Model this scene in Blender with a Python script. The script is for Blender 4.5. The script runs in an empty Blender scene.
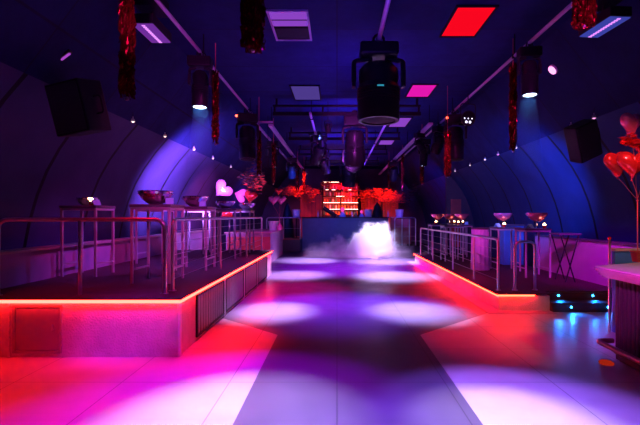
import bpy, bmesh, math, random
from mathutils import Vector, Matrix
random.seed(7)
PI = math.pi
C = bpy.context.scene.collection
sc = bpy.context.scene
F = 430.0; CX = 337.0; CY = 216.0; H = 1.7

def at(px, py, Y):
    return Vector(((px-CX)/F*Y, Y, H-(py-CY)/F*Y))

# ------------------------------------------------------------------ materials
def new_mat(name):
    m = bpy.data.materials.new(name); m.use_nodes = True
    nt = m.node_tree; nt.nodes.clear()
    out = nt.nodes.new('ShaderNodeOutputMaterial')
    return m, nt, out

def pbr(name, col, rough=0.5, metal=0.0, noise=0.12, scale=8.0, bump=0.0, bscale=60.0, spec=0.5, trans=0.0, coat=0.0):
    m, nt, out = new_mat(name)
    b = nt.nodes.new('ShaderNodeBsdfPrincipled')
    tc = nt.nodes.new('ShaderNodeTexCoord')
    nz = nt.nodes.new('ShaderNodeTexNoise'); nz.inputs['Scale'].default_value = scale; nz.inputs['Detail'].default_value = 5
    nt.links.new(tc.outputs['Object'], nz.inputs['Vector'])
    mr = nt.nodes.new('ShaderNodeMapRange')
    mr.inputs['To Min'].default_value = 1-noise; mr.inputs['To Max'].default_value = 1+noise
    nt.links.new(nz.outputs['Fac'], mr.inputs['Value'])
    mx = nt.nodes.new('ShaderNodeVectorMath'); mx.operation = 'SCALE'
    mx.inputs[0].default_value = col
    nt.links.new(mr.outputs['Result'], mx.inputs['Scale'])
    nt.links.new(mx.outputs['Vector'], b.inputs['Base Color'])
    b.inputs['Roughness'].default_value = rough; b.inputs['Metallic'].default_value = metal
    b.inputs['Specular IOR Level'].default_value = spec
    b.inputs['Transmission Weight'].default_value = trans
    b.inputs['Coat Weight'].default_value = coat
    if bump:
        n2 = nt.nodes.new('ShaderNodeTexNoise'); n2.inputs['Scale'].default_value = bscale; n2.inputs['Detail'].default_value = 4
        nt.links.new(tc.outputs['Object'], n2.inputs['Vector'])
        bp = nt.nodes.new('ShaderNodeBump'); bp.inputs['Strength'].default_value = bump; bp.inputs['Distance'].default_value = 0.02
        nt.links.new(n2.outputs['Fac'], bp.inputs['Height']); nt.links.new(bp.outputs['Normal'], b.inputs['Normal'])
    nt.links.new(b.outputs['BSDF'], out.inputs['Surface'])
    return m

def emit(name, col, strength):
    m, nt, out = new_mat(name)
    e = nt.nodes.new('ShaderNodeEmission'); e.inputs['Color'].default_value = (*col, 1); e.inputs['Strength'].default_value = strength
    nt.links.new(e.outputs['Emission'], out.inputs['Surface'])
    return m

def mathn(nt, op, a, b=None, c=None):
    n = nt.nodes.new('ShaderNodeMath'); n.operation = op
    for i, v in enumerate((a, b, c)):
        if v is None: continue
        if isinstance(v, (int, float)): n.inputs[i].default_value = v
        else: nt.links.new(v, n.inputs[i])
    return n.outputs[0]

def mixc(nt, f, a, b):
    n = nt.nodes.new('ShaderNodeMix'); n.data_type = 'RGBA'
    if isinstance(f, (int, float)): n.inputs['Factor'].default_value = f
    else: nt.links.new(f, n.inputs['Factor'])
    for k, v in (('A', a), ('B', b)):
        s = [i for i in n.inputs if i.name == k and i.type == 'RGBA'][0]
        if isinstance(v, tuple): s.default_value = (*v, 1)
        else: nt.links.new(v, s)
    return [o for o in n.outputs if o.type == 'RGBA'][0]

def floor_material():
    m, nt, out = new_mat('floor_tiles')
    tc = nt.nodes.new('ShaderNodeTexCoord')
    sp = nt.nodes.new('ShaderNodeSeparateXYZ'); nt.links.new(tc.outputs['Object'], sp.inputs[0])
    x, y = sp.outputs['X'], sp.outputs['Y']
    ax = mathn(nt, 'ABSOLUTE', mathn(nt, 'SUBTRACT', x, 0.17))
    out1 = mathn(nt, 'GREATER_THAN', ax, 1.02)
    # pale floor ends on a slanting seam beside the dance floor
    lim = mathn(nt, 'ADD', mathn(nt, 'MULTIPLY', mathn(nt, 'SUBTRACT', ax, 1.02), 0.95), 6.15)
    out2 = mathn(nt, 'LESS_THAN', y, lim)
    pale = mathn(nt, 'MULTIPLY', out1, out2)
    br = nt.nodes.new('ShaderNodeTexBrick'); nt.links.new(tc.outputs['Object'], br.inputs['Vector'])
    br.inputs['Scale'].default_value = 1.0; br.inputs['Brick Width'].default_value = 1.1; br.inputs['Row Height'].default_value = 1.1
    br.inputs['Mortar Size'].default_value = 0.006; br.offset = 0.0
    br.inputs['Color1'].default_value = (.95, .95, .95, 1); br.inputs['Color2'].default_value = (1, 1, 1, 1); br.inputs['Mortar'].default_value = (.35, .35, .35, 1)
    nz = nt.nodes.new('ShaderNodeTexNoise'); nz.inputs['Scale'].default_value = 3; nz.inputs['Detail'].default_value = 8
    nt.links.new(tc.outputs['Object'], nz.inputs['Vector'])
    c = mixc(nt, pale, (.11, .11, .16), (.52, .49, .56))
    mul = nt.nodes.new('ShaderNodeMix'); mul.data_type = 'RGBA'; mul.blend_type = 'MULTIPLY'; mul.inputs['Factor'].default_value = .8
    rg = [i for i in mul.inputs if i.type == 'RGBA']
    nt.links.new(c, rg[0]); nt.links.new(br.outputs['Color'], rg[1])
    mr = nt.nodes.new('ShaderNodeMapRange'); mr.inputs['To Min'].default_value = .78; mr.inputs['To Max'].default_value = 1.2
    nt.links.new(nz.outputs['Fac'], mr.inputs['Value'])
    vs = nt.nodes.new('ShaderNodeVectorMath'); vs.operation = 'SCALE'
    nt.links.new([o for o in mul.outputs if o.type == 'RGBA'][0], vs.inputs[0]); nt.links.new(mr.outputs[0], vs.inputs['Scale'])
    b = nt.nodes.new('ShaderNodeBsdfPrincipled')
    nt.links.new(vs.outputs[0], b.inputs['Base Color'])
    b.inputs['Specular IOR Level'].default_value = .33
    rr = nt.nodes.new('ShaderNodeMapRange'); rr.inputs['To Min'].default_value = .22; rr.inputs['To Max'].default_value = .5
    nt.links.new(nz.outputs['Fac'], rr.inputs['Value']); nt.links.new(rr.outputs[0], b.inputs['Roughness'])
    nt.links.new(b.outputs[0], out.inputs['Surface'])
    return m

def shell_material(name, col, phase, step):
    """metal-sheet lined vault with dark seams running round the curve"""
    m, nt, out = new_mat(name)
    tc = nt.nodes.new('ShaderNodeTexCoord')
    sp = nt.nodes.new('ShaderNodeSeparateXYZ'); nt.links.new(tc.outputs['Object'], sp.inputs[0])
    t = mathn(nt, 'DIVIDE', mathn(nt, 'SUBTRACT', sp.outputs['Y'], phase-300), step)
    f = mathn(nt, 'FRACT', t)
    seam = mathn(nt, 'LESS_THAN', f, 0.05)
    nz = nt.nodes.new('ShaderNodeTexNoise'); nz.inputs['Scale'].default_value = 1.6; nz.inputs['Detail'].default_value = 5
    nt.links.new(tc.outputs['Object'], nz.inputs['Vector'])
    c = mixc(nt, nz.outputs['Fac'], tuple(v*.65 for v in col), tuple(min(1, v*1.2) for v in col))
    c2 = mixc(nt, seam, c, (.01, .01, .012))
    b = nt.nodes.new('ShaderNodeBsdfPrincipled'); nt.links.new(c2, b.inputs['Base Color'])
    b.inputs['Roughness'].default_value = .4; b.inputs['Specular IOR Level'].default_value = .12
    bp = nt.nodes.new('ShaderNodeBump'); bp.inputs['Strength'].default_value = .25; bp.inputs['Distance'].default_value = .05
    nt.links.new(nz.outputs['Fac'], bp.inputs['Height']); nt.links.new(bp.outputs[0], b.inputs['Normal'])
    nt.links.new(b.outputs[0], out.inputs['Surface'])
    return m

def ceiling_material():
    m, nt, out = new_mat('painted_ceiling')
    tc = nt.nodes.new('ShaderNodeTexCoord')
    br = nt.nodes.new('ShaderNodeTexBrick'); nt.links.new(tc.outputs['Object'], br.inputs['Vector'])
    br.inputs['Scale'].default_value = 1; br.inputs['Brick Width'].default_value = 3.7; br.inputs['Row Height'].default_value = 1.9; br.offset = 0
    br.inputs['Mortar Size'].default_value = .012
    br.inputs['Color1'].default_value = (.012, .019, .09, 1); br.inputs['Color2'].default_value = (.018, .027, .12, 1); br.inputs['Mortar'].default_value = (.015, .015, .05, 1)
    nz = nt.nodes.new('ShaderNodeTexNoise'); nz.inputs['Scale'].default_value = 2.2; nz.inputs['Detail'].default_value = 9; nz.inputs['Roughness'].default_value = .7
    nt.links.new(tc.outputs['Object'], nz.inputs['Vector'])
    mr = nt.nodes.new('ShaderNodeMapRange'); mr.inputs['To Min'].default_value = .35; mr.inputs['To Max'].default_value = 1.5
    nt.links.new(nz.outputs['Fac'], mr.inputs['Value'])
    vs = nt.nodes.new('ShaderNodeVectorMath'); vs.operation = 'SCALE'
    nt.links.new(br.outputs['Color'], vs.inputs[0]); nt.links.new(mr.outputs[0], vs.inputs['Scale'])
    b = nt.nodes.new('ShaderNodeBsdfPrincipled'); nt.links.new(vs.outputs[0], b.inputs['Base Color'])
    b.inputs['Roughness'].default_value = .7; b.inputs['Specular IOR Level'].default_value = .08
    nt.links.new(b.outputs[0], out.inputs['Surface'])
    return m

M = {}
M['floor'] = floor_material()
M['ceiling'] = ceiling_material()
M['shell_r'] = shell_material('vault_sheet_right', (.022, .05, .17), 9.47, 1.55)
M['shell_l'] = shell_material('vault_sheet_left', (.06, .055, .15), 11.3, 1.6)
M['plaster'] = pbr('rough_plaster', (.62, .58, .58), .8, noise=.3, scale=5, bump=.9, bscale=45)
M['hatch'] = pbr('painted_hatch', (.32, .27, .27), .55, noise=.15, scale=4)
M['carpet'] = pbr('dark_platform_floor', (.06, .025, .03), .55, noise=.3, spec=.2, scale=12, bump=.2, bscale=90)
M['black'] = pbr('matt_black', (.014, .014, .018), .5, noise=.2, spec=.2)
M['blackgloss'] = pbr('satin_black', (.014, .014, .018), .35, noise=.2, spec=.2)
M['steel'] = pbr('brushed_steel', (.72, .7, .72), .28, 1.0, noise=.08, scale=30)
M['galv'] = pbr('painted_beam', (.62, .5, .66), .45, .2, noise=.15, scale=14)
M['darkbeam'] = pbr('dark_beam', (.012, .012, .016), .6, 0, noise=.2, spec=.1)
M['lensoff'] = pbr('unlit_lens', (.004, .004, .007), .55, noise=.05, spec=.12)
M['chrome'] = pbr('chrome', (.85, .84, .86), .14, 1.0, noise=.03)
M['slat'] = pbr('dark_slat_panel', (.16, .12, .16), .5, noise=.25, scale=20)
M['tabletop'] = pbr('dark_tabletop', (.10, .09, .12), .35, noise=.15)
M['tableleg'] = pbr('grey_table_frame', (.52, .48, .55), .4, .35, noise=.1)
M['lowwall'] = pbr('painted_low_wall', (.42, .26, .42), .7, noise=.22, scale=3, bump=.15, bscale=12)
M['ledge'] = pbr('pale_wood_ledge', (.5, .38, .36), .4, noise=.15, scale=15)
M['booth'] = pbr('blue_black_booth_panel', (.10, .13, .2), .45, noise=.2, scale=3)
M['back'] = pbr('back_wall_paint', (.12, .1, .15), .75, noise=.3, scale=1.5, spec=.1)
M['redwood'] = pbr('red_paint_and_light', (.55, .12, .12), .6, noise=.3, scale=3)  # red door paint, also the red light put into the back wall sections
M['redfoil'] = pbr('red_foil', (.3, .012, .012), .25, .85, noise=.2)
M['redballoon'] = pbr('red_foil_balloon', (.9, .04, .04), .2, .6, noise=.05)
M['pinkballoon'] = pbr('pink_foil_balloon', (.95, .2, .4), .2, .45, noise=.05)
M['silverballoon'] = pbr('silver_foil_balloon', (.4, .14, .28), .2, .8, noise=.05)
M['redfeather'] = pbr('red_leaves', (.85, .1, .06), .6, noise=.3)
M['darkfeather'] = pbr('dark_leaves', (.07, .02, .03), .6, noise=.3)
M['ribbon'] = pbr('red_ribbon', (.75, .1, .15), .4, noise=.1)
M['pot'] = pbr('red_pot', (.55, .05, .05), .4, noise=.1)
M['white'] = pbr('white_plastic', (.8, .8, .82), .4, noise=.05)
M['cyancard'] = pbr('pale_blue_card', (.25, .7, .85), .6, noise=.05)
M['countertop'] = pbr('pale_counter_top', (.60, .50, .45), .3, noise=.25, scale=4)
M['counteredge'] = pbr('counter_moulding', (.7, .3, .6), .22, .6, noise=.2, scale=6)
M['counterbody'] = pbr('ribbed_counter_front', (.05, .02, .03), .5, noise=.3, scale=14)
M['brass'] = pbr('dull_brass_tube', (.42, .2, .2), .3, .9, noise=.1)
M['clothp'] = pbr('lilac_table_skirt', (.6, .55, .85), .6, noise=.12, scale=9)
M['clothb'] = pbr('blue_cabinet_paint', (.06, .22, .55), .5, noise=.2, scale=3)
M['bottlea'] = pbr('amber_bottle_glass', (.8, .35, .08), .12, noise=.05, coat=.5)
M['bottleb'] = pbr('green_bottle_glass', (.12, .35, .16), .12, noise=.05, coat=.5)
M['bottlec'] = pbr('clear_bottle_glass', (.8, .7, .7), .1, noise=.05, coat=.5)
M['foilcap'] = pbr('gold_bottle_cap', (.8, .55, .3), .3, .8)
M['skirting'] = pbr('dark_trim', (.08, .07, .09), .5)
M['ledred'] = emit('red_led_strip', (1, .010, .007), 66)
M['ledred2'] = emit('red_led_strip_right', (1, .011, .005), 62)
M['lens'] = emit('white_blue_lens', (.55, .75, 1), 9)
M['lensdim'] = emit('small_lens', (.8, .75, 1), 3)
M['panelred'] = emit('red_light_panel', (1, .002, .015), .95)
M['panelpink'] = emit('pink_light_panel', (.9, .01, .5), .85)
M['panellilac'] = emit('lilac_light_panel', (.42, .09, .9), .6)
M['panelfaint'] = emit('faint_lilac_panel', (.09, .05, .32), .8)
M['barled'] = emit('violet_bar_leds', (.75, .25, 1), 1.3)
M['bardiff'] = emit('violet_bar_glow', (.30, .05, .62), .5)
M['bardiffb'] = emit('blue_bar_glow', (.08, .10, .7), .5)
M['stepled'] = emit('blue_step_led', (.02, .4, 1), 30)
M['warm'] = emit('warm_spot_bulb', (1, .75, .6), 3)
M['pinkbulb'] = emit('pink_bulb', (1, .3, .7), 2.2)
M['flame'] = emit('candle_flame', (1, .55, .25), 16)
M['redled'] = emit('red_indicator', (1, .08, .04), 8)
M['teal'] = emit('teal_display', (.03, .3, .45), .9)
M['shelfled'] = emit('white_shelf_led', (1, .5, .42), 7)
M['tubepurple'] = emit('violet_tube', (.5, .08, .7), .8)

# ------------------------------------------------------------------ geometry helpers
def nb(): return bmesh.new()

def box(bm, c, s, rot=None):
    r = bmesh.ops.create_cube(bm, size=1)
    mt = Matrix.Translation(Vector(c)) @ (rot.to_4x4() if rot is not None else Matrix.Identity(4)) @ Matrix.Diagonal((*s, 1))
    bmesh.ops.transform(bm, matrix=mt, verts=r['verts'])

def box2(bm, x0, x1, y0, y1, z0, z1):
    box(bm, ((x0+x1)/2, (y0+y1)/2, (z0+z1)/2), (abs(x1-x0), abs(y1-y0), abs(z1-z0)))

def tube(bm, pts, r, seg=8, closed=False):
    pts = [Vector(p) for p in pts]; n = len(pts); rings = []
    prev = None
    for i, p in enumerate(pts):
        if closed: t = pts[(i+1) % n]-pts[(i-1) % n]
        elif i == 0: t = pts[1]-p
        elif i == n-1: t = p-pts[i-1]
        else: t = pts[i+1]-pts[i-1]
        t.normalize()
        if prev is None:
            a = Vector((0, 0, 1)) if abs(t.z) < .9 else Vector((1, 0, 0))
            u = t.cross(a).normalized()
        else:
            u = (prev - t*prev.dot(t)).normalized()
        prev = u; v = t.cross(u)
        rr = r[i] if isinstance(r, (list, tuple)) else r
        rings.append([bm.verts.new(p+(u*math.cos(2*PI*k/seg)+v*math.sin(2*PI*k/seg))*rr) for k in range(seg)])
    for i in range(n if closed else n-1):
        a, b = rings[i], rings[(i+1) % n]
        for k in range(seg):
            bm.faces.new((a[k], a[(k+1) % seg], b[(k+1) % seg], b[k]))
    if not closed:
        bm.faces.new(rings[0][::-1]); bm.faces.new(rings[-1])

def lathe(bm, prof, seg=20, mt=None):
    rings = []; vs = []
    for r, z in prof:
        if r < 1e-5: ring = [bm.verts.new((0, 0, z))]
        else: ring = [bm.verts.new((r*math.cos(2*PI*k/seg), r*math.sin(2*PI*k/seg), z)) for k in range(seg)]
        rings.append(ring); vs += ring
    for a, b in zip(rings, rings[1:]):
        for k in range(seg):
            k2 = (k+1) % seg
            if len(a) == 1 and len(b) == 1: continue
            if len(a) == 1: bm.faces.new((a[0], b[k], b[k2]))
            elif len(b) == 1: bm.faces.new((a[k], a[k2], b[0]))
            else: bm.faces.new((a[k], a[k2], b[k2], b[k]))
    if mt is not None: bmesh.ops.transform(bm, matrix=mt, verts=vs)
    return vs

def arc(pts, rad=.12, n=5):
    """round the inner corners of a polyline"""
    pts = [Vector(p) for p in pts]; out = [pts[0]]
    for a, b, c in zip(pts, pts[1:], pts[2:]):
        d1 = (a-b).normalized(); d2 = (c-b).normalized()
        p0 = b+d1*rad; p1 = b+d2*rad
        for i in range(n+1):
            t = i/n
            out.append(p0*(1-t)**2+b*2*t*(1-t)+p1*t**2)
    out.append(pts[-1]); return out

def link(name, bm, mat, parent=None, smooth=True, bevel=0, loc=None, rot=None):
    me = bpy.data.meshes.new(name)
    bmesh.ops.recalc_face_normals(bm, faces=bm.faces)
    bm.to_mesh(me); bm.free()
    o = bpy.data.objects.new(name, me); C.objects.link(o)
    me.materials.append(M[mat] if isinstance(mat, str) else mat)
    if smooth:
        me.polygons.foreach_set('use_smooth', [True]*len(me.polygons))
        me.set_sharp_from_angle(angle=math.radians(40))
    if bevel:
        b = o.modifiers.new('bevel', 'BEVEL'); b.width = bevel; b.segments = 2; b.limit_method = 'ANGLE'
    if parent is not None: o.parent = parent
    if loc is not None: o.location = loc
    if rot is not None: o.rotation_euler = rot
    return o

def tag(o, label, cat, group=None, kind=None):
    o['label'] = label; o['category'] = cat
    if group: o['group'] = group
    if kind: o['kind'] = kind
    return o

def thing(name, label, cat, loc=(0, 0, 0), rotz=0, group=None):
    o = bpy.data.objects.new(name, None); C.objects.link(o); o.empty_display_size = .1
    o.location = loc; o.rotation_euler = (0, 0, rotz)
    return tag(o, label, cat, group)

def struct(name, bm, mat, bevel=0, smooth=False):
    o = link(name, bm, mat, None, smooth, bevel); o['kind'] = 'structure'; return o

def dup(root, loc, label, rot=None, group=None, scale=None):
    def cp(o, par):
        c = o.copy(); C.objects.link(c)
        if par is not None: c.parent = par
        for ch in o.children: cp(ch, c)
        return c
    r = cp(root, None); r.location = loc
    if rot is not None: r.rotation_euler = rot
    if scale: r.scale = (scale,)*3
    r['label'] = label
    if group: r['group'] = group
    return r

def light(name, typ, loc, col, watts, target=None, size=.1, angle=40, blend=.5, parent=None):
    l = bpy.data.lights.new(name, typ); l.energy = watts; l.color = col
    if typ == 'AREA': l.size = size
    else: l.shadow_soft_size = size
    if typ == 'SPOT': l.spot_size = math.radians(angle); l.spot_blend = blend
    o = bpy.data.objects.new(name, l); C.objects.link(o); o.location = loc
    if target is not None:
        o.rotation_euler = (Vector(target)-Vector(loc)).to_track_quat('-Z', 'Y').to_euler()
    return o

# ------------------------------------------------------------------ SETTING
YB = 30.0
bm = nb(); box2(bm, -5.6, 6.6, .4, YB, -.1, 0); struct('floor', bm, 'floor')

# ceiling: flat middle and sloping sides
prof = [(-4.15, 3.6), (-3.1, 5.0), (3.9, 5.0), (5.0, 3.6)]
bm = nb()
def extrude_profile(bm, prof, y0, y1, th):
    """a sheet that follows a profile in XZ, with thickness pushed outward (th = vector per point)"""
    a = [bm.verts.new((x, y0, z)) for x, z in prof]; b = [bm.verts.new((x, y1, z)) for x, z in prof]
    a2 = [bm.verts.new((x+t[0], y0, z+t[1])) for (x, z), t in zip(prof, th)]; b2 = [bm.verts.new((x+t[0], y1, z+t[1])) for (x, z), t in zip(prof, th)]
    n = len(prof)
    for i in range(n-1):
        bm.faces.new((a[i], a[i+1], b[i+1], b[i])); bm.faces.new((a2[i], b2[i], b2[i+1], a2[i+1]))
        bm.faces.new((a[i], a2[i], a2[i+1], a[i+1])); bm.faces.new((b[i], b[i+1], b2[i+1], b2[i]))
    for i in (0, n-1): bm.faces.new((a[i], b[i], b2[i], a2[i]))
extrude_profile(bm, prof, .4, YB, [(0, .1)]*4)
struct('ceiling', bm, 'ceiling')

def vault(sign, x_off, name, mat):
    pts = [(5.0, 3.6), (5.30, 3.25), (5.58, 2.86), (5.80, 2.47), (5.97, 2.05), (6.10, 1.6), (6.2, 1.1), (6.26, .6), (6.28, 0)]
    pr = [(sign*(x+x_off), z) for x, z in pts]
    b = nb(); extrude_profile(b, pr, .4, YB, [(sign*.1, 0.03)]*len(pr))
    struct(name, b, mat, smooth=True)
vault(1, 0, 'wall_right', 'shell_r')
vault(-1, -.85, 'wall_left', 'shell_l')
bm = nb(); box2(bm, -5.6, 6.6, YB, YB+.15, 0, 5.2); struct('wall_back', bm, 'back')

# lower side walls in front of the vault
bm = nb(); box2(bm, -4.72, -4.52, 2.2, 15.4, 0, 1.18); struct('wall_left_low', bm, 'lowwall')
bm = nb(); box2(bm, -4.76, -4.46, 2.2, 15.4, 1.18, 1.215); struct('trim_1', bm, 'ledge')
bm = nb(); box2(bm, 5.3, 5.5, 3.0, 11.5, 0, 1.17); struct('wall_right_low', bm, 'lowwall')
bm = nb(); box2(bm, 5.27, 5.53, 3.0, 11.5, 1.17, 1.2); struct('trim_2', bm, 'skirting')
bm = nb(); box2(bm, 2.64, 2.899, 7.46, 16.0, 0, .006); box2(bm, 2.9, 3.82, 7.46, 7.7, 0, .006); struct('trim_3', bm, 'lowwall')
# partition with a red door at the far right
bm = nb(); box2(bm, 4.9, 6.3, 19.3, 19.45, 0, 3.6)
struct('wall_right_partition', bm, 'back')
bm = nb(); box2(bm, 5.1, 5.55, 19.22, 19.29, .32, 2.45); struct('door_1', bm, 'redwood')

# --- left platform
PX = -1.92; PY0 = 5.18; PY1 = 12.4; PZ = .72
LP = thing('raised_platform', 'tall pale plaster platform edged with a red light strip, slatted panels along its side', 'platform', (PX, PY0, 0))
def L(x, y, z): return (x-PX, y-PY0, z)
bm = nb(); box2(bm, -4.52-PX, 0, 0, PY1-PY0, 0, PZ-.06)
link('body', bm, 'plaster', LP, False)
bm = nb(); box2(bm, -4.52-PX, .06, -.06, PY1-PY0+.03, PZ-.022, PZ)
link('deck', bm, 'carpet', LP, False, .004)
bm = nb()
box2(bm, -4.52-PX, .055, -.055, -.042, PZ-.060, PZ-.023)
box2(bm, .042, .055, -.042, PY1-PY0, PZ-.060, PZ-.023)
link('light_strip', bm, 'ledred', LP, False)
# hatch in front
hx0, hx1 = -3.87-PX, -3.34-PX
bm = nb()
for a in ((hx0-.03, hx0, .05, .63), (hx1, hx1+.03, .05, .63), (hx0, hx1, .60, .63), (hx0, hx1, .05, .08)): box2(bm, a[0], a[1], -.02, .0, a[2], a[3])
fr = link('hatch_frame', bm, 'hatch', LP, False, .003)
bm = nb(); box2(bm, hx0+.006, hx1-.006, -.012, 0, .086, .594); d = link('hatch_door', bm, 'hatch', LP, False, .004)
bm = nb(); tube(bm, [(hx1-.07, -.03, .33), (hx1-.07, -.03, .40)], .008); box2(bm, hx1-.078, hx1-.062, -.03, -.01, .33, .345); box2(bm, hx1-.078, hx1-.062, -.03, -.01, .385, .40)
link('hatch_handle', bm, 'steel', d)
bm = nb(); box2(bm, -3.96-PX, -3.935-PX, -.022, 0, .0, PZ-.06); link('pipe_cover', bm, 'plaster', LP, False, .004)
# side panels with slats
for y0, y1 in ((5.87, 7.2), (7.37, 8.72), (8.89, 10.17), (10.34, 11.62)):
    y0 -= PY0; y1 -= PY0
    bm = nb()
    for a in ((y0-.035, y0, .05, .63), (y1, y1+.035, .05, .63)): box2(bm, 0, .03, a[0], a[1], a[2], a[3])
    for a in ((y0, y1, .60, .63), (y0, y1, .05, .08)): box2(bm, 0, .03, a[0], a[1], a[2], a[3])
    f_ = link('side_panel_frame', bm, 'black', LP, False, .003)
    bm = nb(); box2(bm, 0, .006, y0, y1, .08, .60)
    n = 11
    for i in range(n):
        yy = y0+(i+.5)*(y1-y0)/n
        box2(bm, .006, .02, yy-.045, yy+.045, .085, .595)
    link('side_panel', bm, 'slat', f_, False)
for yy in (5.18+.045, 7.285, 8.805, 10.255, 11.70, 12.37):
    bm = nb(); box2(bm, 0, .022, yy-.035-PY0, yy+.035-PY0, 0, PZ-.06)
    link('stile', bm, 'white', LP, False, .003)

# --- right platform with steps
RX = 2.9; RY0 = 7.7; RY1 = 16.0; RZ = .32
RP = thing('low_platform', 'low plaster platform with an orange red light strip under its edge', 'platform', (RX, RY0, 0))
bm = nb(); box2(bm, 0, .91, 0, RY1-RY0, 0, RZ-.05); box2(bm, .91, 5.29-RX, .25, RY1-RY0, 0, RZ-.05); link('body', bm, 'plaster', RP, False)
bm = nb(); box2(bm, -.06, .93, -.06, RY1-RY0, RZ-.02, RZ); box2(bm, .93, 5.29-RX, .22, RY1-RY0, RZ-.024, RZ); link('deck', bm, 'carpet', RP, False, .003)
bm = nb(); box2(bm, -.055, -.042, -.055, RY1-RY0, RZ-.050, RZ-.021); box2(bm, -.042, .62, -.055, -.042, RZ-.050, RZ-.021); link('light_strip', bm, 'ledred2', RP, False)
ST = thing('platform_steps', 'two dark carpeted steps with blue lights in their risers', 'steps', (3.81, 7.6, 0))
bm = nb(); box2(bm, .002, 1.45, 0, .346, 0, .16); link('tread', bm, 'carpet', ST, False, .006)
bm = nb(); box2(bm, .003, 1.45, .320, .3465, .16, .290); link('riser', bm, 'carpet', ST, False)
for sx, sz, sy in ((.31+.02, .09, 0), (.98, .09, 0), (.27, .235, .318), (.90, .235, .318)):
    bm = nb(); lathe(bm, [(0, 0), (.014, 0), (.018, .008), (.014, .014), (0, .014)], 12, Matrix.Translation((sx, sy+.003, sz)) @ Matrix.Rotation(PI/2, 4, 'X'))
    link('step_light', bm, 'stepled', ST)
for sx, sz, yy in ((4.14, .09, 7.55), (4.79, .09, 7.55), (4.08, .235, 7.86), (4.71, .235, 7.86)):
    light('step_lamp', 'SPOT', (sx, yy, sz), (.005, .2, 1), 14, (sx, yy-1.0, -.35), .01, 120, .8)

# ------------------------------------------------------------------ rails
def rail(name, label, p0, p1, z0, z1, posts, wires, r=.024, group=None):
    """guard rail whose top tube turns down into the end posts"""
    p0 = Vector(p0); p1 = Vector(p1); d = (p1-p0); ln = d.length; d.normalize()
    t = thing(name, label, 'railing', (p0.x, p0.y, z0), 0, group)
    h = z1-z0
    bm = nb(); tube(bm, arc([(0, 0, 0), (0, 0, h), (d.x*ln, d.y*ln, h), (d.x*ln, d.y*ln, 0)], .13), r, 10); link('top_rail', bm, 'steel', t)
    for q in (0, ln):
        bm = nb(); lathe(bm, [(0, .0), (.05, .0), (.05, .008), (.028, .014), (.028, .03), (0, .03)], 14, Matrix.Translation((d.x*q, d.y*q, 0))); link('foot_flange', bm, 'steel', t)
    for q in posts:
        bm = nb(); tube(bm, [(d.x*q, d.y*q, 0), (d.x*q, d.y*q, h)], r*.85, 8); link('post', bm, 'steel', t)
    for k in range(wires):
        z = h*(k+1)/(wires+1)
        bm = nb(); tube(bm, [(0, 0, z), (d.x*ln, d.y*ln, z)], .0048, 6); link('crossbar', bm, 'steel', t)
    return t
rail('guard_rail', 'steel guard rail across the front of the tall platform, red lit top tube', (-4.18, 5.3, 0), (-2.17, 5.42, 0), PZ, 1.655, (.98,), 0, .026)
rail('guard_rail', 'long steel rail with thin crossbars along the tall platform side', (-2.15, 5.62, 0), (-2.15, 12.9-.6, 0), PZ, 1.655, (2.3, 4.6), 5, .024)
rail('guard_rail', 'long pink lit steel rail with crossbars on the low platform', (3.0, 8.0, 0), (2.98, 15.3, 0), RZ, 1.27, (1.4, 3.1, 5.4), 4, .026)
rail('grab_rail', 'short arched steel rail beside the blue lit steps', (3.31, 8.0, 0), (3.69, 8.02, 0), RZ, 1.22, (), 0, .026)
rail('stage_rail', 'thin purple lit railing left of the dark booth at the back', (-3.35, 20.5, 0), (-1.75, 20.5, 0), .6, 1.62, (.8,), 1, .03)
rail('stage_rail', 'thin violet railing between booth and right platform at the back', (2.75, 20.5, 0), (3.75, 20.5, 0), .3, 1.62, (.35, .7), 2, .03)

# ------------------------------------------------------------------ tables on the platforms
def high_table(name, w, d, h, label, loc, rotz=0, group=None):
    t = thing(name, label, 'table', loc, rotz, group)
    bm = nb(); box(bm, (0, 0, h-.02), (w, d, .04)); link('tabletop', bm, 'tabletop', t, False, .005)
    bm = nb(); x = w/2-.03; y = d/2-.03
    for s in (-1, 1):
        box(bm, (0, s*y, h-.06), (w-.06, .035, .035)); box(bm, (s*x, 0, h-.06), (.035, d-.06, .035))
    link('apron', bm, 'tableleg', t, False)
    for sx in (-1, 1):
        for sy in (-1, 1):
            bm = nb(); box(bm, (sx*x, sy*y, (h-.04)/2), (.036, .036, h-.04)); link('leg', bm, 'tableleg', t, False, .004)
    for sx in (-1, 1):
        bm = nb(); box(bm, (sx*x, 0, .20), (.025, d-.09, .025)); link('stretcher', bm, 'tableleg', t, False)
    return t
TG = 'high tables on the tall platform'
t0 = high_table('high_table', .6, .6, 1.15, 'dark high table nearest the corner of the tall platform, wide mirrored bowl on it', (-2.70, 6.5, PZ), 0, TG)
dup(t0, (-4.15, 7.18, PZ), 'dark high table by the low wall, farthest from the dance floor, thin grey legs')
dup(t0, (-2.62, 7.98, PZ), 'high table second along the rail of the tall platform')
dup(t0, (-2.60, 10.1, PZ), 'high table third along the rail of the tall platform')
dup(t0, (-3.85, 9.1, PZ), 'high table in the inner row, behind the wide mirrored bowl')
dup(t0, (-3.7, 11.3, PZ), 'high table in the inner row, farthest back on the tall platform')
dup(t0, (-2.6, 11.75, PZ), 'high table at the far end of the platform rail, under the foil balloons')

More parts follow.
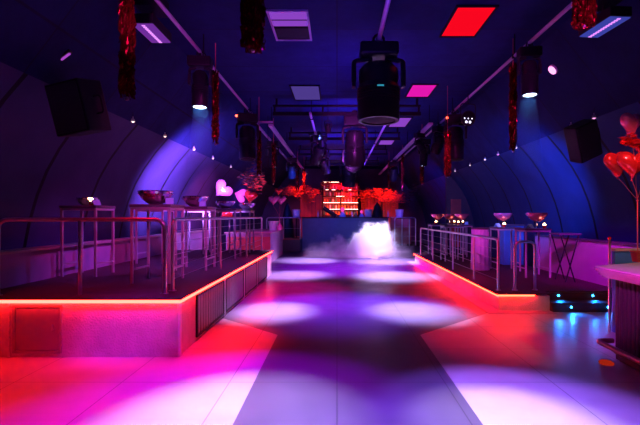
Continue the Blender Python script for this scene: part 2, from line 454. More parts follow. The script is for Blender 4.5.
# right platform tables (darker)
TG2 = 'dark high tables on the low platform'
rt = high_table('bar_table', .6, .6, 1.1, 'dark high table with candle behind the arched grab rail', (4.5, 9.9, RZ), 0, TG2)
rpos = [((4.3, 11.0, RZ), 'dark high table with bowl and candle in front of the blue cabinet'), ((4.1, 14.2, RZ), 'dark high table holding a pink bowl, beside the lilac skirted table'),
        ((3.55, 13.3, RZ), 'dark high table close to the long rail of the low platform'), ((4.3, 15.6, RZ), 'dark high table holding two pink bowls near the red door'),
        ((3.6, 15.4, RZ), 'farthest dark high table on the low platform')]
for p, l in rpos: dup(rt, p, l)

# blue cabinet + lilac skirted table
t = thing('tall_cabinet', 'tall blue lit cabinet with two doors standing on the low platform', 'cabinet', (4.98, 12.1, RZ), 0)
bm = nb(); box(bm, (0, .2, .55), (.56, .4, 1.1)); link('body', bm, 'clothb', t, False, .006)
for s in (-1, 1):
    bm = nb(); box(bm, (s*.137, -.008, .55), (.262, .02, 1.02)); dd = link('door', bm, 'clothb', t, False, .004)
    bm = nb(); box(bm, (s*.03, -.025, .6), (.012, .02, .12)); link('handle', bm, 'steel', dd, False)
bm = nb(); box(bm, (0, .2, 1.12), (.60, .45, .04)); link('top_board', bm, 'tabletop', t, False, .004)
def skirt_table(label, loc, mat):
    t = thing('skirted_table', label, 'table', loc)
    bm = nb(); lathe(bm, [(0, 1.04), (.34, 1.04), (.35, 1.06), (.34, 1.08), (0, 1.08)], 28); link('tabletop', bm, 'tabletop', t)
    bm = nb(); n = 72; ra = []; rb = []
    for k in range(n):
        a = 2*PI*k/n; w = .022*math.sin(a*12)
        ra.append(bm.verts.new(((.335+w*.3)*math.cos(a), (.335+w*.3)*math.sin(a), 1.04))); rb.append(bm.verts.new(((.36+w)*math.cos(a), (.36+w)*math.sin(a), .01)))
    for k in range(n): bm.faces.new((ra[k], ra[(k+1) % n], rb[(k+1) % n], rb[k]))
    o = link('skirt', bm, mat, t); s = o.modifiers.new('solid', 'SOLIDIFY'); s.thickness = .006
    return t
skirt_table('slim round table with a pleated lilac skirt by the long rail', (3.66, 11.0, RZ), 'clothp').scale = (.62, .62, 1)
# folding stand with crossed legs near the low wall
t = thing('folding_stand', 'dark folding stand with slanting crossed legs against the magenta low wall', 'stand', (4.85, 9.15, RZ))
bm = nb(); box(bm, (0, 0, 1.0), (.46, .46, .035)); link('tray', bm, 'tabletop', t, False, .004)
for sx in (-1, 1):
    for sy in (-1, 1):
        bm = nb(); tube(bm, [(sx*.10, sy*.21, 0), (-sx*.19, sy*.19, .98)], .014, 8); link('leg', bm, 'black', t)

# ------------------------------------------------------------------ table items
def bowl(label, loc, s=1, mat='chrome'):
    t = thing('champagne_bowl', label, 'bowl', loc, 0, 'champagne bowls on the high tables')
    bm = nb(); lathe(bm, [(0, .0), (.08, 0), (.10, .012), (.13, .03), (.17, .06), (.205, .095), (.23, .13), (.248, .165), (.262, .205), (.262, .215), (.24, .21), (.18, .10), (.09, .035), (0, .03)], 26); link('shell', bm, mat, t, False)
    for s_ in (-1, 1):
        bm = nb(); tube(bm, [(s_*(.24+.04*math.sin(a)), .06*math.cos(a), .165+.0*a) for a in [i*PI/6 for i in range(7)]], .008, 6); link('handle', bm, mat, t)
    t.scale = (s,)*3
    return t
b0 = bowl('wide mirrored bowl catching pink and violet light on the nearest high table', (-2.72, 6.45, PZ+1.15), .95)
TB = PZ+1.15
dup(b0, (-4.14, 7.12, TB), 'smaller mirrored bowl on the high table by the low wall', scale=.62)
dup(b0, (-2.62, 7.95, TB), 'mirrored bowl on the second table along the tall platform rail', scale=.9)
dup(b0, (-2.62, 10.1, TB), 'mirrored bowl on the third table along the tall platform rail', scale=.85)
dup(b0, (-2.45, 11.7, TB), 'mirrored bowl at the far end of the tall platform rail', scale=.85)
RB = RZ+1.1
M['pinkbowl'] = pbr('pink_mirror_bowl', (.95, .2, .35), .2, .6)
pb = bowl('pink bowl on the dark table behind the arched grab rail', (4.6, 9.9, RB+.16), .9, 'pinkbowl')
pb['group'] = 'pink bowls on the low platform'
def raise_stand(p):
    bm = nb(); lathe(bm, [(0, -.18), (.08, -.18), (.085, -.17), (.02, -.15), (.018, -.02), (.06, 0), (0, .004)], 16); return link('pedestal', bm, 'chrome', p)
raise_stand(pb)
for p, l in (((4.25, 11.0, RB+.16), 'pink bowl on the table in front of the blue cabinet'), ((4.12, 14.2, RB+.16), 'pink bowl left of the lilac skirted table'),
             ((4.06, 15.55, RB+.16), 'pink bowl left of a pair on one table near the red door'), ((4.56, 15.6, RB+.16), 'pink bowl right of a pair on one table near the red door'), ((3.6, 15.4, RB+.16), 'pink bowl on the farthest table of the low platform')):
    dup(pb, p, l)

def candle(label, loc):
    t = thing('candle_holder', label, 'candle', loc, 0, 'lit candles on the high tables')
    bm = nb(); lathe(bm, [(0, 0), (.035, 0), (.04, .07), (.036, .07), (.03, .012), (0, .012)], 16); link('cup', bm, 'redballoon', t)
    bm = nb(); lathe(bm, [(0, .05), (.028, .052), (.034, .085), (.02, .11), (0, .125)], 12); link('flame', bm, 'flame', t)
    return t
c0 = candle('lit candle beside the pink bowl behind the arched grab rail', (4.68, 9.7, RB))
for p, l in (((4.2, 10.8, RB), 'lit candle on the table in front of the blue cabinet'), ((3.95, 14.0, RB), 'lit candle left of the lilac skirted table'), ((4.2, 15.4, RB), 'lit candle on the table near the red door'),
             ((3.5, 15.2, RB), 'lit candle on the farthest dark table'), ((4.5, 15.4, RB), 'right hand lit candle on the table near the red door'), ((-3.98, 6.98, TB), 'lit candle on the high table by the left low wall')):
    dup(c0, p, l)
def card(label, loc, rz=0):
    bm = nb()
    for s in (-1, 1): box(bm, (0, s*.04, .05), (.11, .003, .115), Matrix.Rotation(s*.62, 3, 'X'))
    o = link('table_card', bm, 'cyancard', None, False, loc=loc, rot=(0, 0, rz)); return tag(o, label, 'card', 'folded table cards')
card('pale blue folded card on the nearest high table, beside the wide bowl', (-2.47, 6.35, TB), .3)
card('pale blue folded card on the second table along the rail', (-2.42, 7.75, TB), .2)
card('small pale blue folded card by the candle on the left low wall table', (-3.9, 6.95, TB), .9)
card('pale blue folded card on the dark table behind the arched grab rail', (4.36, 9.72, RB), .5)
card('pale blue folded card on the table in front of the blue cabinet', (4.05, 10.85, RB), .4)
card('pale blue folded card left of the lilac skirted table', (4.2, 13.95, RB), -.3)
def bucket(label, loc, s=1):
    t = thing('ice_bucket', label, 'bucket', loc, 0, 'white ice buckets')
    bm = nb(); lathe(bm, [(0, 0), (.16, 0), (.165, .01), (.21, .36), (.22, .37), (.205, .37), (.155, .02), (0, .02)], 24); link('pail', bm, 'white', t)
    bm = nb(); lathe(bm, [(.18, .30), (.215, .31), (.218, .33), (.18, .325)], 24); link('band', bm, 'steel', t)
    t.scale = (s,)*3; return t
BZ = 1.65

# ------------------------------------------------------------------ left rear bar counter, booth, back bar
t = thing('side_bar', 'purple bar counter with pale wooden top beyond the tall platform', 'bar counter', (-2.4, 15.5, 0))
bm = nb(); box2(bm, -1.6, 0, 0, 3.6, 0, 1.07); link('body', bm, 'lowwall', t, False)
bm = nb(); box2(bm, -1.65, .05, -.05, 3.65, 1.07, 1.12); link('worktop', bm, 'ledge', t, False, .006)
bm = nb(); box2(bm, -1.55, .0, -.02, 0, .1, .95); link('front_panel', bm, 'redwood', t, False)
b1 = bucket('white ice bucket on the left side bar below the heart balloons', (-2.6, 17.6, 1.12), 1.0)

t = thing('stage_riser', 'dark low stage under the railing left of the booth', 'stage', (-3.6, 20.4, 0))
bm = nb(); box2(bm, 0, 1.86, 0, 3, 0, .57); link('body', bm, 'slat', t, False)
bm = nb(); box2(bm, -.02, 1.86, -.03, 3, .57, .6); link('deck', bm, 'redwood', t, False)
t = thing('stage_riser', 'dark low stage right of the booth behind the smoke', 'stage', (2.52, 20.4, 0))
bm = nb(); box2(bm, 0, 1.9, 0, 3, 0, .28); link('body', bm, 'slat', t, False)
bm = nb(); box2(bm, 0, 1.9, -.03, 3, .28, .3); link('deck', bm, 'carpet', t, False)

BT = thing('dj_booth', 'wide dark blue booth front behind the smoke at the end of the dance floor', 'booth', (.4, 21.0, 0))
bm = nb(); box2(bm, -2.1, 2.1, 0, .08, 0, 1.6)
for k in range(6): box2(bm, -2.1+.84*k-.006 if k else -2.1, -2.1+.84*k+.006 if k < 6 else 2.1, -.004, 0, .05, 1.58)
link('front_panel', bm, 'booth', BT, False)
bm = nb(); box2(bm, -2.14, 2.14, -.05, .8, 1.6, 1.65); link('worktop', bm, 'blackgloss', BT, False, .006)
for s in (-1, 1):
    bm = nb(); box2(bm, s*2.02, s*2.1, .08, .75, 0, 1.6); link('side_panel', bm, 'booth', BT, False)
def bz(px, dy=.35): return ((px-CX)/F*(21+dy), 21+dy, BZ)
dup(b1, (-2.02, 21.35, 1.65), 'violet lit ice bucket on the small stand left of the booth')
sd = thing('drinks_stand', 'slim dark drinks stand left of the booth', 'stand', (-2.02, 21.35, .6))
bm = nb(); lathe(bm, [(0, 1.02), (.25, 1.02), (.25, 1.05), (0, 1.05)], 20); link('tabletop', bm, 'tabletop', sd)
bm = nb(); lathe(bm, [(0, 0), (.2, 0), (.2, .02), (.03, .04), (.03, 1.02), (0, 1.02)], 16); link('pedestal', bm, 'black', sd)
dup(b1, bz(368.2), 'pale ice bucket on the booth top next to the peaked black cover')
tb = thing('service_table', 'small red lit service table between booth and violet railing', 'table', (3.16, 21.4, .3))
bm = nb(); box(bm, (0, 0, 1.33), (1.1, .5, .04)); link('tabletop', bm, 'ledge', tb, False, .004)
bm = nb(); box(bm, (0, .05, .66), (1.0, .4, 1.3)); link('cabinet', bm, 'redwood', tb, False)
dup(b1, (3.1, 21.35, 1.65), 'lilac ice bucket on the small service table right of the booth')
def peaked(label, loc, w, h):
    bm = nb(); lathe(bm, [(0, 0), (w, 0), (w*.93, h*.15), (w*.8, h*.4), (w*.55, h*.7), (w*.25, h*.92), (w*.08, h), (0, h*1.02)], 12)
    for v in bm.verts: v.co += Vector((random.uniform(-.02, .02), random.uniform(-.02, .02), 0))
    return tag(link('peaked_cover', bm, 'black', None, loc=loc), label, 'cover')
peaked('black peaked cloth cover standing on the booth top', bz(377.2, .42), .28, .72)
peaked('big black peaked cloth cover behind the left stage railing', (-2.55, 22.0, .6), .38, 1.75)
# smoke machine barrel on the booth
t = thing('smoke_cannon', 'thick black barrel leaning over the booth top', 'cannon', bz(330, .3))
bm = nb(); tube(bm, [(-.32, 0, .46), (.30, 0, .05)], .10, 16); link('barrel', bm, 'blackgloss', t)
bm = nb(); box(bm, (.18, 0, .05), (.24, .22, .08)); link('base', bm, 'black', t, False, .01)
# pink balloon on a violet bucket, glow put into its colour, bottle props
def round_balloon(label, loc, r, mat, name='round_balloon', group=None):
    t = thing(name, label, 'balloon', loc, 0, group)
    bm = nb(); lathe(bm, [(0, 0), (r*.12, .01*r), (r*.35, r*.25), (r*.75, r*.65), (r*.97, r*1.1), (r*.98, r*1.5), (r*.8, r*1.95), (r*.45, r*2.2), (0, r*2.3)], 20); link('balloon', bm, mat, t)
    bm = nb(); lathe(bm, [(0, -.03), (r*.12, -.03), (r*.03, .0), (0, .01)], 8); link('knot', bm, mat, t)
    return t
t = thing('ball_balloon', 'pink ball balloon with an added glow over a violet ice bucket on the booth top', 'lamp', bz(342.5, .3))
bm = nb(); lathe(bm, [(0, 0), (.17, 0), (.18, .03), (.12, .16), (.06, .24), (0, .25)], 20); link('foot', bm, 'clothp', t)
bm = nb(); lathe(bm, [(0, .25), (.06, .26), (.1, .34), (.1, .40), (.06, .47), (0, .49)], 20); link('shade', bm, emit('pink_ball_glow', (1, .06, .5), .9), t)
dup(t, bz(361.5, .3), 'smaller dark pink ball balloon with an added glow right of the bright one on the booth top', scale=.7)

def bottle_mesh_set(mat):
    t = thing('bottle', 'x', 'bottle')
    bm = nb(); lathe(bm, [(0, 0), (.05, 0), (.052, .01), (.052, .19), (.04, .235), (.018, .27), (.017, .33), (0, .33)], 10); link('body', bm, mat, t)
    bm = nb(); lathe(bm, [(.0, .322), (.021, .322), (.021, .352), (0, .353)], 10); link('cap', bm, 'foilcap', t)
    return t
bots = [bottle_mesh_set(m) for m in ('bottlea', 'bottleb', 'bottlec')]
first = [True]*3
# back bar rack
RKX0, RKX1, RKY = -.95, 1.42, 28.0
rk = thing('bottle_rack', 'tall back bar rack with white lit shelves full of bottles', 'shelf', ((RKX0+RKX1)/2, RKY, 0))
w = (RKX1-RKX0)/2
bm = nb(); box2(bm, -w, w, .42, .45, 0, 3.95); link('back_board', bm, 'redwood', rk, False)
for x in (-w, -.02, w-.04):
    bm = nb(); box2(bm, x, x+.04, 0, .42, 0, 3.95); link('upright', bm, 'darkbeam', rk, False)
SH = [1.76, 2.16, 2.58, 3.0, 3.42]
for i, z in enumerate(SH+[3.92]):
    bm = nb(); box2(bm, -w, w, 0, .42, z-.03, z); sh = link('shelf', bm, 'darkbeam', rk, False)
    if z in (2.58, 2.16): segs = [(-w+.05, -.05), (.05, w-.05)]
    elif z == 3.92: segs = [(-w+.05, -.1)]
    elif z == 3.0: segs = [(-.3, .25)]
    elif z == 3.42: segs = [(-w+.2, -w+.4), (-w+.6, -w+.85), (.5, .7)]
    else: segs = []
    for a, b in segs:
        bm = nb(); box2(bm, a, b, -.02, .0, z-.028, z-.004); link('shelf_light', bm, 'shelfled', sh, False)
bm = nb(); box2(bm, -w-.8, w+.8, -.5, -.12, 0, 1.1); box2(bm, -w-.8, w+.8, -.55, -.08, 1.1, 1.15)
tag(link('back_counter', bm, 'tabletop', None, False, loc=((RKX0+RKX1)/2, RKY, 0)), 'dark counter below the bottle rack', 'counter')
ords = ['lowest', 'second lowest', 'middle', 'second highest', 'highest']
for i, z in enumerate(SH):
    for k in range(12):
        x = RKX0+.13+k*.19+(.04 if k > 5 else 0)+random.uniform(-.015, .015)
        j = random.choice((0, 0, 1, 2)); lab = ['amber', 'green', 'clear'][j]+' bottle on the '+ords[i]+' lit shelf of the back bar rack'
        g = ['amber', 'green', 'clear'][j]+' bottles on the '+ords[i]+' rack shelf'
        if first[j]:
            first[j] = False; b = bots[j]; b.location = (x, RKY+.2, z); b['label'] = lab; b['group'] = g; b.scale = (.95,)*3
        else: dup(bots[j], (x, RKY+.2, z), lab, scale=random.uniform(.8, 1.05), group=g)
for px, j in ((318, 2), (321, 0), (352, 2), (356, 1), (384, 0), (388, 2)):
    dup(bots[j], bz(px, .5 if px < 380 else .6) if px < 380 else ((px-CX)/F*21.4, 21.4, 1.65), ['amber', 'green', 'clear'][j]+' bottle standing on '+('the booth top' if px < 380 else 'the service table')+(' at the left end' if px < 330 else ' near the middle' if px < 380 else ''), group='loose bottles near the booth', scale=.95)

# red garlands over the bar
def leaf_cluster(name, label, cat, c, ext, n, mat, size=.09, group=None):
    bm = nb()
    for _ in range(n):
        while True:
            p = Vector((random.uniform(-1, 1), random.uniform(-1, 1), random.uniform(-1, 1)))
            if p.length < 1: break
        p = Vector((p.x*ext[0], p.y*ext[1], p.z*ext[2]))
        r = Matrix.Rotation(random.uniform(0, 2*PI), 3, 'Z') @ Matrix.Rotation(random.uniform(0, 2*PI), 3, 'X')
        s = size*random.uniform(.5, 1.2)
        q = [Vector((-s, 0, 0)), Vector((0, -s*.35, .12*s)), Vector((s, 0, 0)), Vector((0, s*.35, .12*s)), Vector((0, 0, -.1*s))]
        v = [bm.verts.new(p+r @ a) for a in q]
        bm.faces.new((v[0], v[1], v[2])); bm.faces.new((v[0], v[2], v[3])); bm.faces.new((v[0], v[4], v[1])); bm.faces.new((v[1], v[4], v[2])); bm.faces.new((v[2], v[4], v[3])); bm.faces.new((v[3], v[4], v[0]))
    o = link(name, bm, mat, None, False, loc=c)
    return tag(o, label, cat, group)
def garl(px0, px1, py0, py1, Y, n, label, mat='redfeather', size=.1):
    """irregular swag: leaves strung along a few drooping branches"""
    a = at(px0, py0, Y); b = at(px1, py1, Y)
    x0, x1, z1, z0 = a.x, b.x, a.z, b.z
    bm = nb(); c = (a+b)/2; k = max(3, int((x1-x0)/.28))
    hubs = [Vector((x0+(x1-x0)*(i+random.uniform(.2, .8))/k-c.x, random.uniform(-.2, .2), random.uniform(z0+.2*(z1-z0), z0+.8*(z1-z0))-c.z)) for i in range(k)]
    hubs.sort(key=lambda v: v.x)
    tube(bm, [hubs[0]-Vector((.05, 0, 0))]+hubs, .012, 5)
    for h in hubs: tube(bm, [h, h+Vector((0, 0, .04))], .01, 4)
    for i in range(n):
        h = random.choice(hubs); q = random.random()
        if q < .25:
            h2 = random.choice(hubs); h = h.lerp(h2, random.random()*.5)
        p = h+Vector((random.gauss(0, .13), random.gauss(0, .12), max(-.5, min(.5, random.gauss(-.03, .3*(z1-z0)/2)))))
        r = Matrix.Rotation(random.uniform(0, 2*PI), 3, 'Z') @ Matrix.Rotation(random.uniform(0, 2*PI), 3, 'X')
        s_ = size*random.uniform(.4, 1.2)
        qv = [Vector((-s_, 0, 0)), Vector((0, -s_*.3, .12*s_)), Vector((s_, 0, 0)), Vector((0, s_*.3, .12*s_)), Vector((0, 0, -.1*s_))]
        v = [bm.verts.new(p+r @ t) for t in qv]
        bm.faces.new((v[0], v[1], v[2])); bm.faces.new((v[0], v[2], v[3])); bm.faces.new((v[0], v[4], v[1])); bm.faces.new((v[1], v[4], v[2])); bm.faces.new((v[2], v[4], v[3])); bm.faces.new((v[3], v[4], v[0]))
    tag(link('leaf_garland', bm, mat, None, False, loc=c), label, 'garland')
garl(283, 306, 185, 200, 25, 750, 'glowing red leaf garland hanging left of the bottle rack')
garl(306, 318, 186, 200, 26, 350, 'narrow red leaf garland beside the bottle rack, left of it')
garl(361, 374, 186, 202, 26, 380, 'narrow red leaf garland just right of the bottle rack')
garl(376, 403, 186, 203, 25, 950, 'widest glowing red leaf garland at the back, right side')
garl(322, 345, 180, 192, 27, 260, 'sparse red leaf garland over the left half of the bottle rack', 'redfeather', .08)
garl(343, 360, 186, 201, 27, 260, 'sparse red leaf garland over the right half of the bottle rack', 'redfeather', .08)
garl(405, 416, 184, 202, 24, 160, 'thin dark red leaf garland farthest right at the back', 'darkfeather')
garl(246, 257, 168, 196, 15, 380, 'dark leaf swag with red tips above the tall platform end', 'darkfeather', .1)
garl(249, 262, 172, 190, 15, 120, 'small red leaf swag above the tall platform end', 'redfeather', .1)
# red lit wall sections behind, the red light put into their colour
for x0, x1, l in ((300, 323, 'wide wall section with red light put into its colour, left of the bottle rack'), (361, 381, 'wall section with red light put into its colour, right of the bottle rack'), (383, 399, 'narrow wall section with red light put into its colour, farthest right at the back')):
    a = at(x0, 200, 29); b = at(x1, 200, 29)
    bm = nb()
    n = 6
    for k in range(n):
        ww = (b.x-a.x)/n; box2(bm, k*ww+.01, (k+1)*ww-.01, 0, .08, 0, 3.1)
    tag(link('board_panel', bm, 'redwood', None, False, .005, loc=(a.x, 29.2, 0)), l, 'wall panel')

# ------------------------------------------------------------------ right near bar counter
t = thing('bar_counter', 'near bar counter with pale top, violet moulded edge and dark ribbed front', 'bar counter', (3.28, 5.06, 0))
def poly_slab(bm, pts, z0, z1):
    a = [bm.verts.new((x, y, z0)) for x, y in pts]; b = [bm.verts.new((x, y, z1)) for x, y in pts]
    bm.faces.new(a[::-1]); bm.faces.new(b)
    for i in range(len(pts)): bm.faces.new((a[i], a[(i+1) % len(pts)], b[(i+1) % len(pts)], b[i]))
def outline(o): # counter plan, grown by o
    return [(0-o, -2.4), (0-o, 0+o*.6), (.9, .48+o), (1.7, .62+o), (1.7, -2.4)]
bm = nb(); poly_slab(bm, outline(.18), 1.085, 1.1); link('worktop', bm, 'countertop', t, False, .004)
bm = nb(); poly_slab(bm, outline(.19), 1.055, 1.085); poly_slab(bm, outline(.175), 1.035, 1.055); poly_slab(bm, outline(.15), 1.0, 1.035); poly_slab(bm, outline(.12), .975, 1.0)
link('edge_moulding', bm, 'counteredge', t, False, .004)
bm = nb(); poly_slab(bm, outline(0), .02, .975); link('body', bm, 'counterbody', t, False)
bm = nb()
for k in range(34):
    y = -2.35+k*.07; tube(bm, [(-.004, y, .10), (-.004, y, .96)], .022, 8)
link('front_ribs', bm, 'counterbody', t)
bm = nb(); poly_slab(bm, outline(-.03), 0, .02); link('plinth', bm, 'black', t, False)
bm = nb(); tube(bm, arc([(0, .05, .22), (-.20, .05, .22), (-.20, -2.4, .22)], .10), .03, 12); fr_ = link('foot_rail', bm, 'brass', t)
for y in (-.25, -1.3, -2.2):
    bm = nb(); tube(bm, [(0, y, .12), (-.10, y, .13), (-.2, y, .2)], .014, 8); link('bracket', bm, 'brass', fr_)
bm = nb(); box2(bm, -.018, -.003, -2.4, 0, .958, .972); link('light_strip', bm, emit('counter_red_led', (1, .03, .03), 6), t, False)
bm = nb(); lathe(bm, [(0, 0), (.075, 0), (.08, .015), (.06, .03), (.045, .03), (.0, .012)], 20); 
tag(link('bracket_foot', bm, emit('bracket_foot_glow', (.7, .03, .01), .45), None, loc=(3.10, 4.95, 0)), 'small bracket foot with a red glow put into it, under the foot rail of the near counter', 'lamp')  # foot of a rail bracket; its red glow is put into the material
# second section behind
t = thing('counter_flap', 'blue lit raised counter flap with a pale top behind the near counter', 'counter', (4.04, 6.25, 0))
bm = nb(); box2(bm, 0, .9, 0, .08, 0, 1.19); link('body', bm, 'clothb', t, False, .005)
bm = nb(); box2(bm, -.02, .95, -.03, .12, 1.19, 1.225); link('worktop', bm, 'ledge', t, False, .004)
bm = nb(); tube(bm, [(-.06, .03, 0), (-.06, .03, 1.36)], .018, 10); link('post', bm, 'steel', t)
bm = nb(); lathe(bm, [(0, 1.36), (.024, 1.36), (.026, 1.385), (.012, 1.40), (0, 1.402)], 12, Matrix.Translation((-.06, .03, 0))); link('post_cap', bm, 'redballoon', t)

# heart balloons
def heart_bm(w, depth):
    bm = nb(); n = 40; ks = [1, .96, .88, .74, .55, .3]
    def ol(t):
        x = 16*math.sin(t)**3; z = 13*math.cos(t)-5*math.cos(2*t)-2*math.cos(3*t)-math.cos(4*t)
        return x/32*w, (z+2.0)/32*w
    for s in (-1, 1):
        rings = []
        for k in ks:
            h = depth*math.sqrt(max(0, 1-k**2.2))
            rings.append([bm.verts.new((ol(2*PI*i/n)[0]*k, s*h*(1+.04*math.sin(i*2.3)), ol(2*PI*i/n)[1]*k+.02*w*(1-k))) for i in range(n)])
        c = bm.verts.new((0, s*depth, .02*w))
        for a, b in zip(rings, rings[1:]):
            for i in range(n): bm.faces.new((a[i], a[(i+1) % n], b[(i+1) % n], b[i]))
        for i in range(n): bm.faces.new((rings[-1][i], rings[-1][(i+1) % n], c))
    bmesh.ops.remove_doubles(bm, verts=bm.verts, dist=1e-4)
    return bm
def heart(label, loc, w, mat, knotp, rz=0, ry=0, group='red heart balloons'):
    """balloon with its own string running down to knotp"""
    t = thing('heart_balloon', label, 'balloon', loc, 0, group)
    o = link('balloon', heart_bm(w, w*.26), mat, t); o.rotation_euler = (0, ry, rz)
    bm = nb(); lathe(bm, [(0, -w*.54), (w*.05, -w*.53), (w*.02, -w*.49), (0, -w*.46)], 8); link('tail', bm, mat, t).rotation_euler = (0, ry, rz)
    e = Vector(knotp)-Vector(loc); a = Vector((-math.sin(ry)*w*.5, 0, -w*.5)); mid = (a+e)/2+Vector((.02, 0, -.03))
    bm = nb(); tube(bm, [a, a.lerp(mid, .5)+Vector((.006, 0, 0)), mid, mid.lerp(e, .5)-Vector((.008, 0, 0)), e], .004, 5); link('string', bm, 'ribbon', t)
    return t
BY = 5.65
kn = at(637.5, 199, BY)
heart('big glossy red heart balloon, leftmost of the bunch over the near counter', at(616.5, 164, BY), .37, 'redballoon', kn, .25, -.12)
heart('big glossy red heart balloon partly overlapping another above the near counter', at(633, 165, BY-.3), .38, 'redballoon', kn, -.2, .08)
heart('dark pink heart balloon highest in the bunch over the near counter', at(631, 124, BY+.05), .33, 'pinkballoon', kn, .3, 0)
heart('red heart balloon at the right edge above the near counter', at(648, 150, BY+.1), .34, 'redballoon', kn, -.4, .1)
leaf_cluster('balloon_bow', 'crumpled red foil bow between the heart balloons over the counter', 'bow', at(630, 141, BY), (.11, .06, .10), 60, 'redballoon', .07)
t = thing('balloon_pot', 'small red pot with a thin red stick holding up the heart balloons', 'pot', (at(637.5, 261, BY).x, BY, 1.1))
bm = nb(); lathe(bm, [(0, 0), (.055, 0), (.06, .01), (.08, .12), (.086, .125), (.086, .14), (.07, .14), (.065, .12), (0, .11)], 20); link('pot', bm, 'pot', t)
bm = nb(); tube(bm, [(0, 0, .1), (0, 0, kn.z-1.1)], .007, 8); link('stick', bm, 'ribbon', t)
bm = nb(); lathe(bm, [(0, -.02), (.018, 0), (0, .02)], 8, Matrix.Translation((0, 0, kn.z-1.12))); link('knot', bm, 'ribbon', t)

# back left balloons
kn = at(279.5, 216, 17.4)
for i, (px, py, w, m, l) in enumerate(((273.5, 200.5, .42, 'pinkballoon', 'pink heart balloon of the far bunch, left one of the lower two'), (281, 200.5, .42, 'pinkballoon', 'pink heart balloon of the far bunch, right one of the lower two'), (278.5, 191.5, .32, 'redballoon', 'small red heart balloon topping the far bunch over the side bar'))):
    heart(l, at(px, py, 17.2+i*.28), w, m, kn, .1*i, 0, 'heart balloons over the side bar')
tag(link('balloon_weight', (lambda b: (lathe(b, [(0, 0), (.1, 0), (.13, .12), (.06, .26), (.015, .3), (.012, kn.z-1.12), (0, kn.z-1.12)], 14), b)[1])(nb()), 'pinkballoon', None, loc=(kn.x, 17.4, 1.12)), 'pink foil balloon weight with a stick on the side bar', 'balloon weight')
def foil(label, loc, w, mat, rz, ry, group=None):
    t = thing('foil_balloon', label, 'balloon', loc, 0, group)
    o = link('balloon', heart_bm(w, w*.3), mat, t); o.rotation_euler = (0, ry, rz); return t
foil('crumpled silver pink foil balloon behind the second platform table', at(222, 190, 10.9), .5, 'silverballoon', .3, .8)
foil('pink red foil balloon lying over the farthest platform tables, left part', at(240, 195, 12.2), .42, 'pinkballoon', .2, 1.9)
foil('bright red foil balloon beside the dark leaf swag', at(250.5, 197, 11.9), .38, 'redballoon', -.3, .2)
foil('orange red foil balloon hanging below the high tabletops', at(226, 214, 11.2), .34, 'redballoon', .4, 1.0)

# ------------------------------------------------------------------ ceiling fittings
def pipe(name, label, pts, r, mat='galv'):
    bm = nb(); tube(bm, pts, r, 10)
    return tag(link(name, bm, mat), label, 'pipe')
def hung_pipe(label, x, z, y0, y1, r, mat='galv', step=4.2):
    t = thing('lighting_pipe', label, 'pipe', (x, y0, z))
    bm = nb(); tube(bm, [(0, 0, 0), (0, y1-y0, 0)], r, 12); link('tube', bm, mat, t)
    y = .6
    while y < y1-y0:
        bm = nb(); tube(bm, [(0, y, 0), (0, y, 5.0-z)], .012, 6); box(bm, (0, y, 0), (r*2.6, .05, r*2.6)); link('hanger', bm, 'darkbeam', t)
        y += step
    return t
hung_pipe('long violet lit ceiling pipe over the tall platform side', -2.42, 4.6, 3.0, 12.5, .03)
hung_pipe('long violet lit ceiling pipe over the low platform side', 3.22, 4.6, 3.0, 26, .03)
hung_pipe('short ceiling pipe over the middle carrying the big central fixture', .69, 4.6, 3.0, 7.6, .035)
hung_pipe('ceiling pipe left of the middle beyond the first cross beam', -.73, 4.5, 11.7, 22, .035)
hung_pipe('ceiling pipe right of the middle beyond the first cross beam', 1.48, 4.5, 11.7, 24, .035)
def flat_beam(label, x, z, y0, y1, w, h, mat='galv', step=4.0):
    t = thing('ceiling_beam', label, 'beam', (x, y0, z))
    bm = nb(); box2(bm, -w/2, w/2, 0, y1-y0, 0, h); link('beam', bm, mat, t, False, .004)
    y = .2
    while y < y1-y0:
        bm = nb(); tube(bm, [(0, y, h), (0, y, 5.0-z)], .012, 6); link('hanger', bm, 'darkbeam', t); y += step
    return t
flat_beam('wide flat violet beam left of the middle running to the back', -1.98, 4.38, 12.8, 28, .13, .06)
flat_beam('thin violet beam beside the wide flat left one', -2.38, 4.38, 12.6, 27.0, .06, .06)
flat_beam('wide flat violet beam right of the middle running to the back', 2.75, 4.38, 12.6, 28, .13, .06)
for i, (y, l) in enumerate(((12.1, 'nearest dark cross beam under the ceiling'), (16.0, 'second dark cross beam under the ceiling'), (20.0, 'third dark cross beam under the ceiling'), (24.0, 'farthest dark cross beam under the ceiling'))):
    t = thing('cross_beam', l, 'beam', (.4, y, 4.62), 0, 'dark cross beams')
    x0, x1 = (-2.2, 1.95)
    bm = nb(); box2(bm, x0, x1, -.06, .06, -.10, .0); box2(bm, x0, x1, -.05, .05, .15, .20)
    for k in range(4):
        xa = x0+.05+(x1-x0-.1)*k/3; box2(bm, xa-.025, xa+.025, -.03, .03, 0, .15)
    link('truss', bm, 'darkbeam', t)
    for x in (x0+.1, x1-.1):
        bm = nb(); box2(bm, x-.03, x+.03, -.03, .03, .20, .38); link('bracket', bm, 'darkbeam', t, False)
bm = nb(); box2(bm, -2.45, -1.9, -.03, .03, 0, .05); tag(link('beam_end_plate', bm, 'galv', None, False, loc=(0, 12.72, 4.45)), 'short violet crosspiece joining the ends of the two left beams', 'beam')

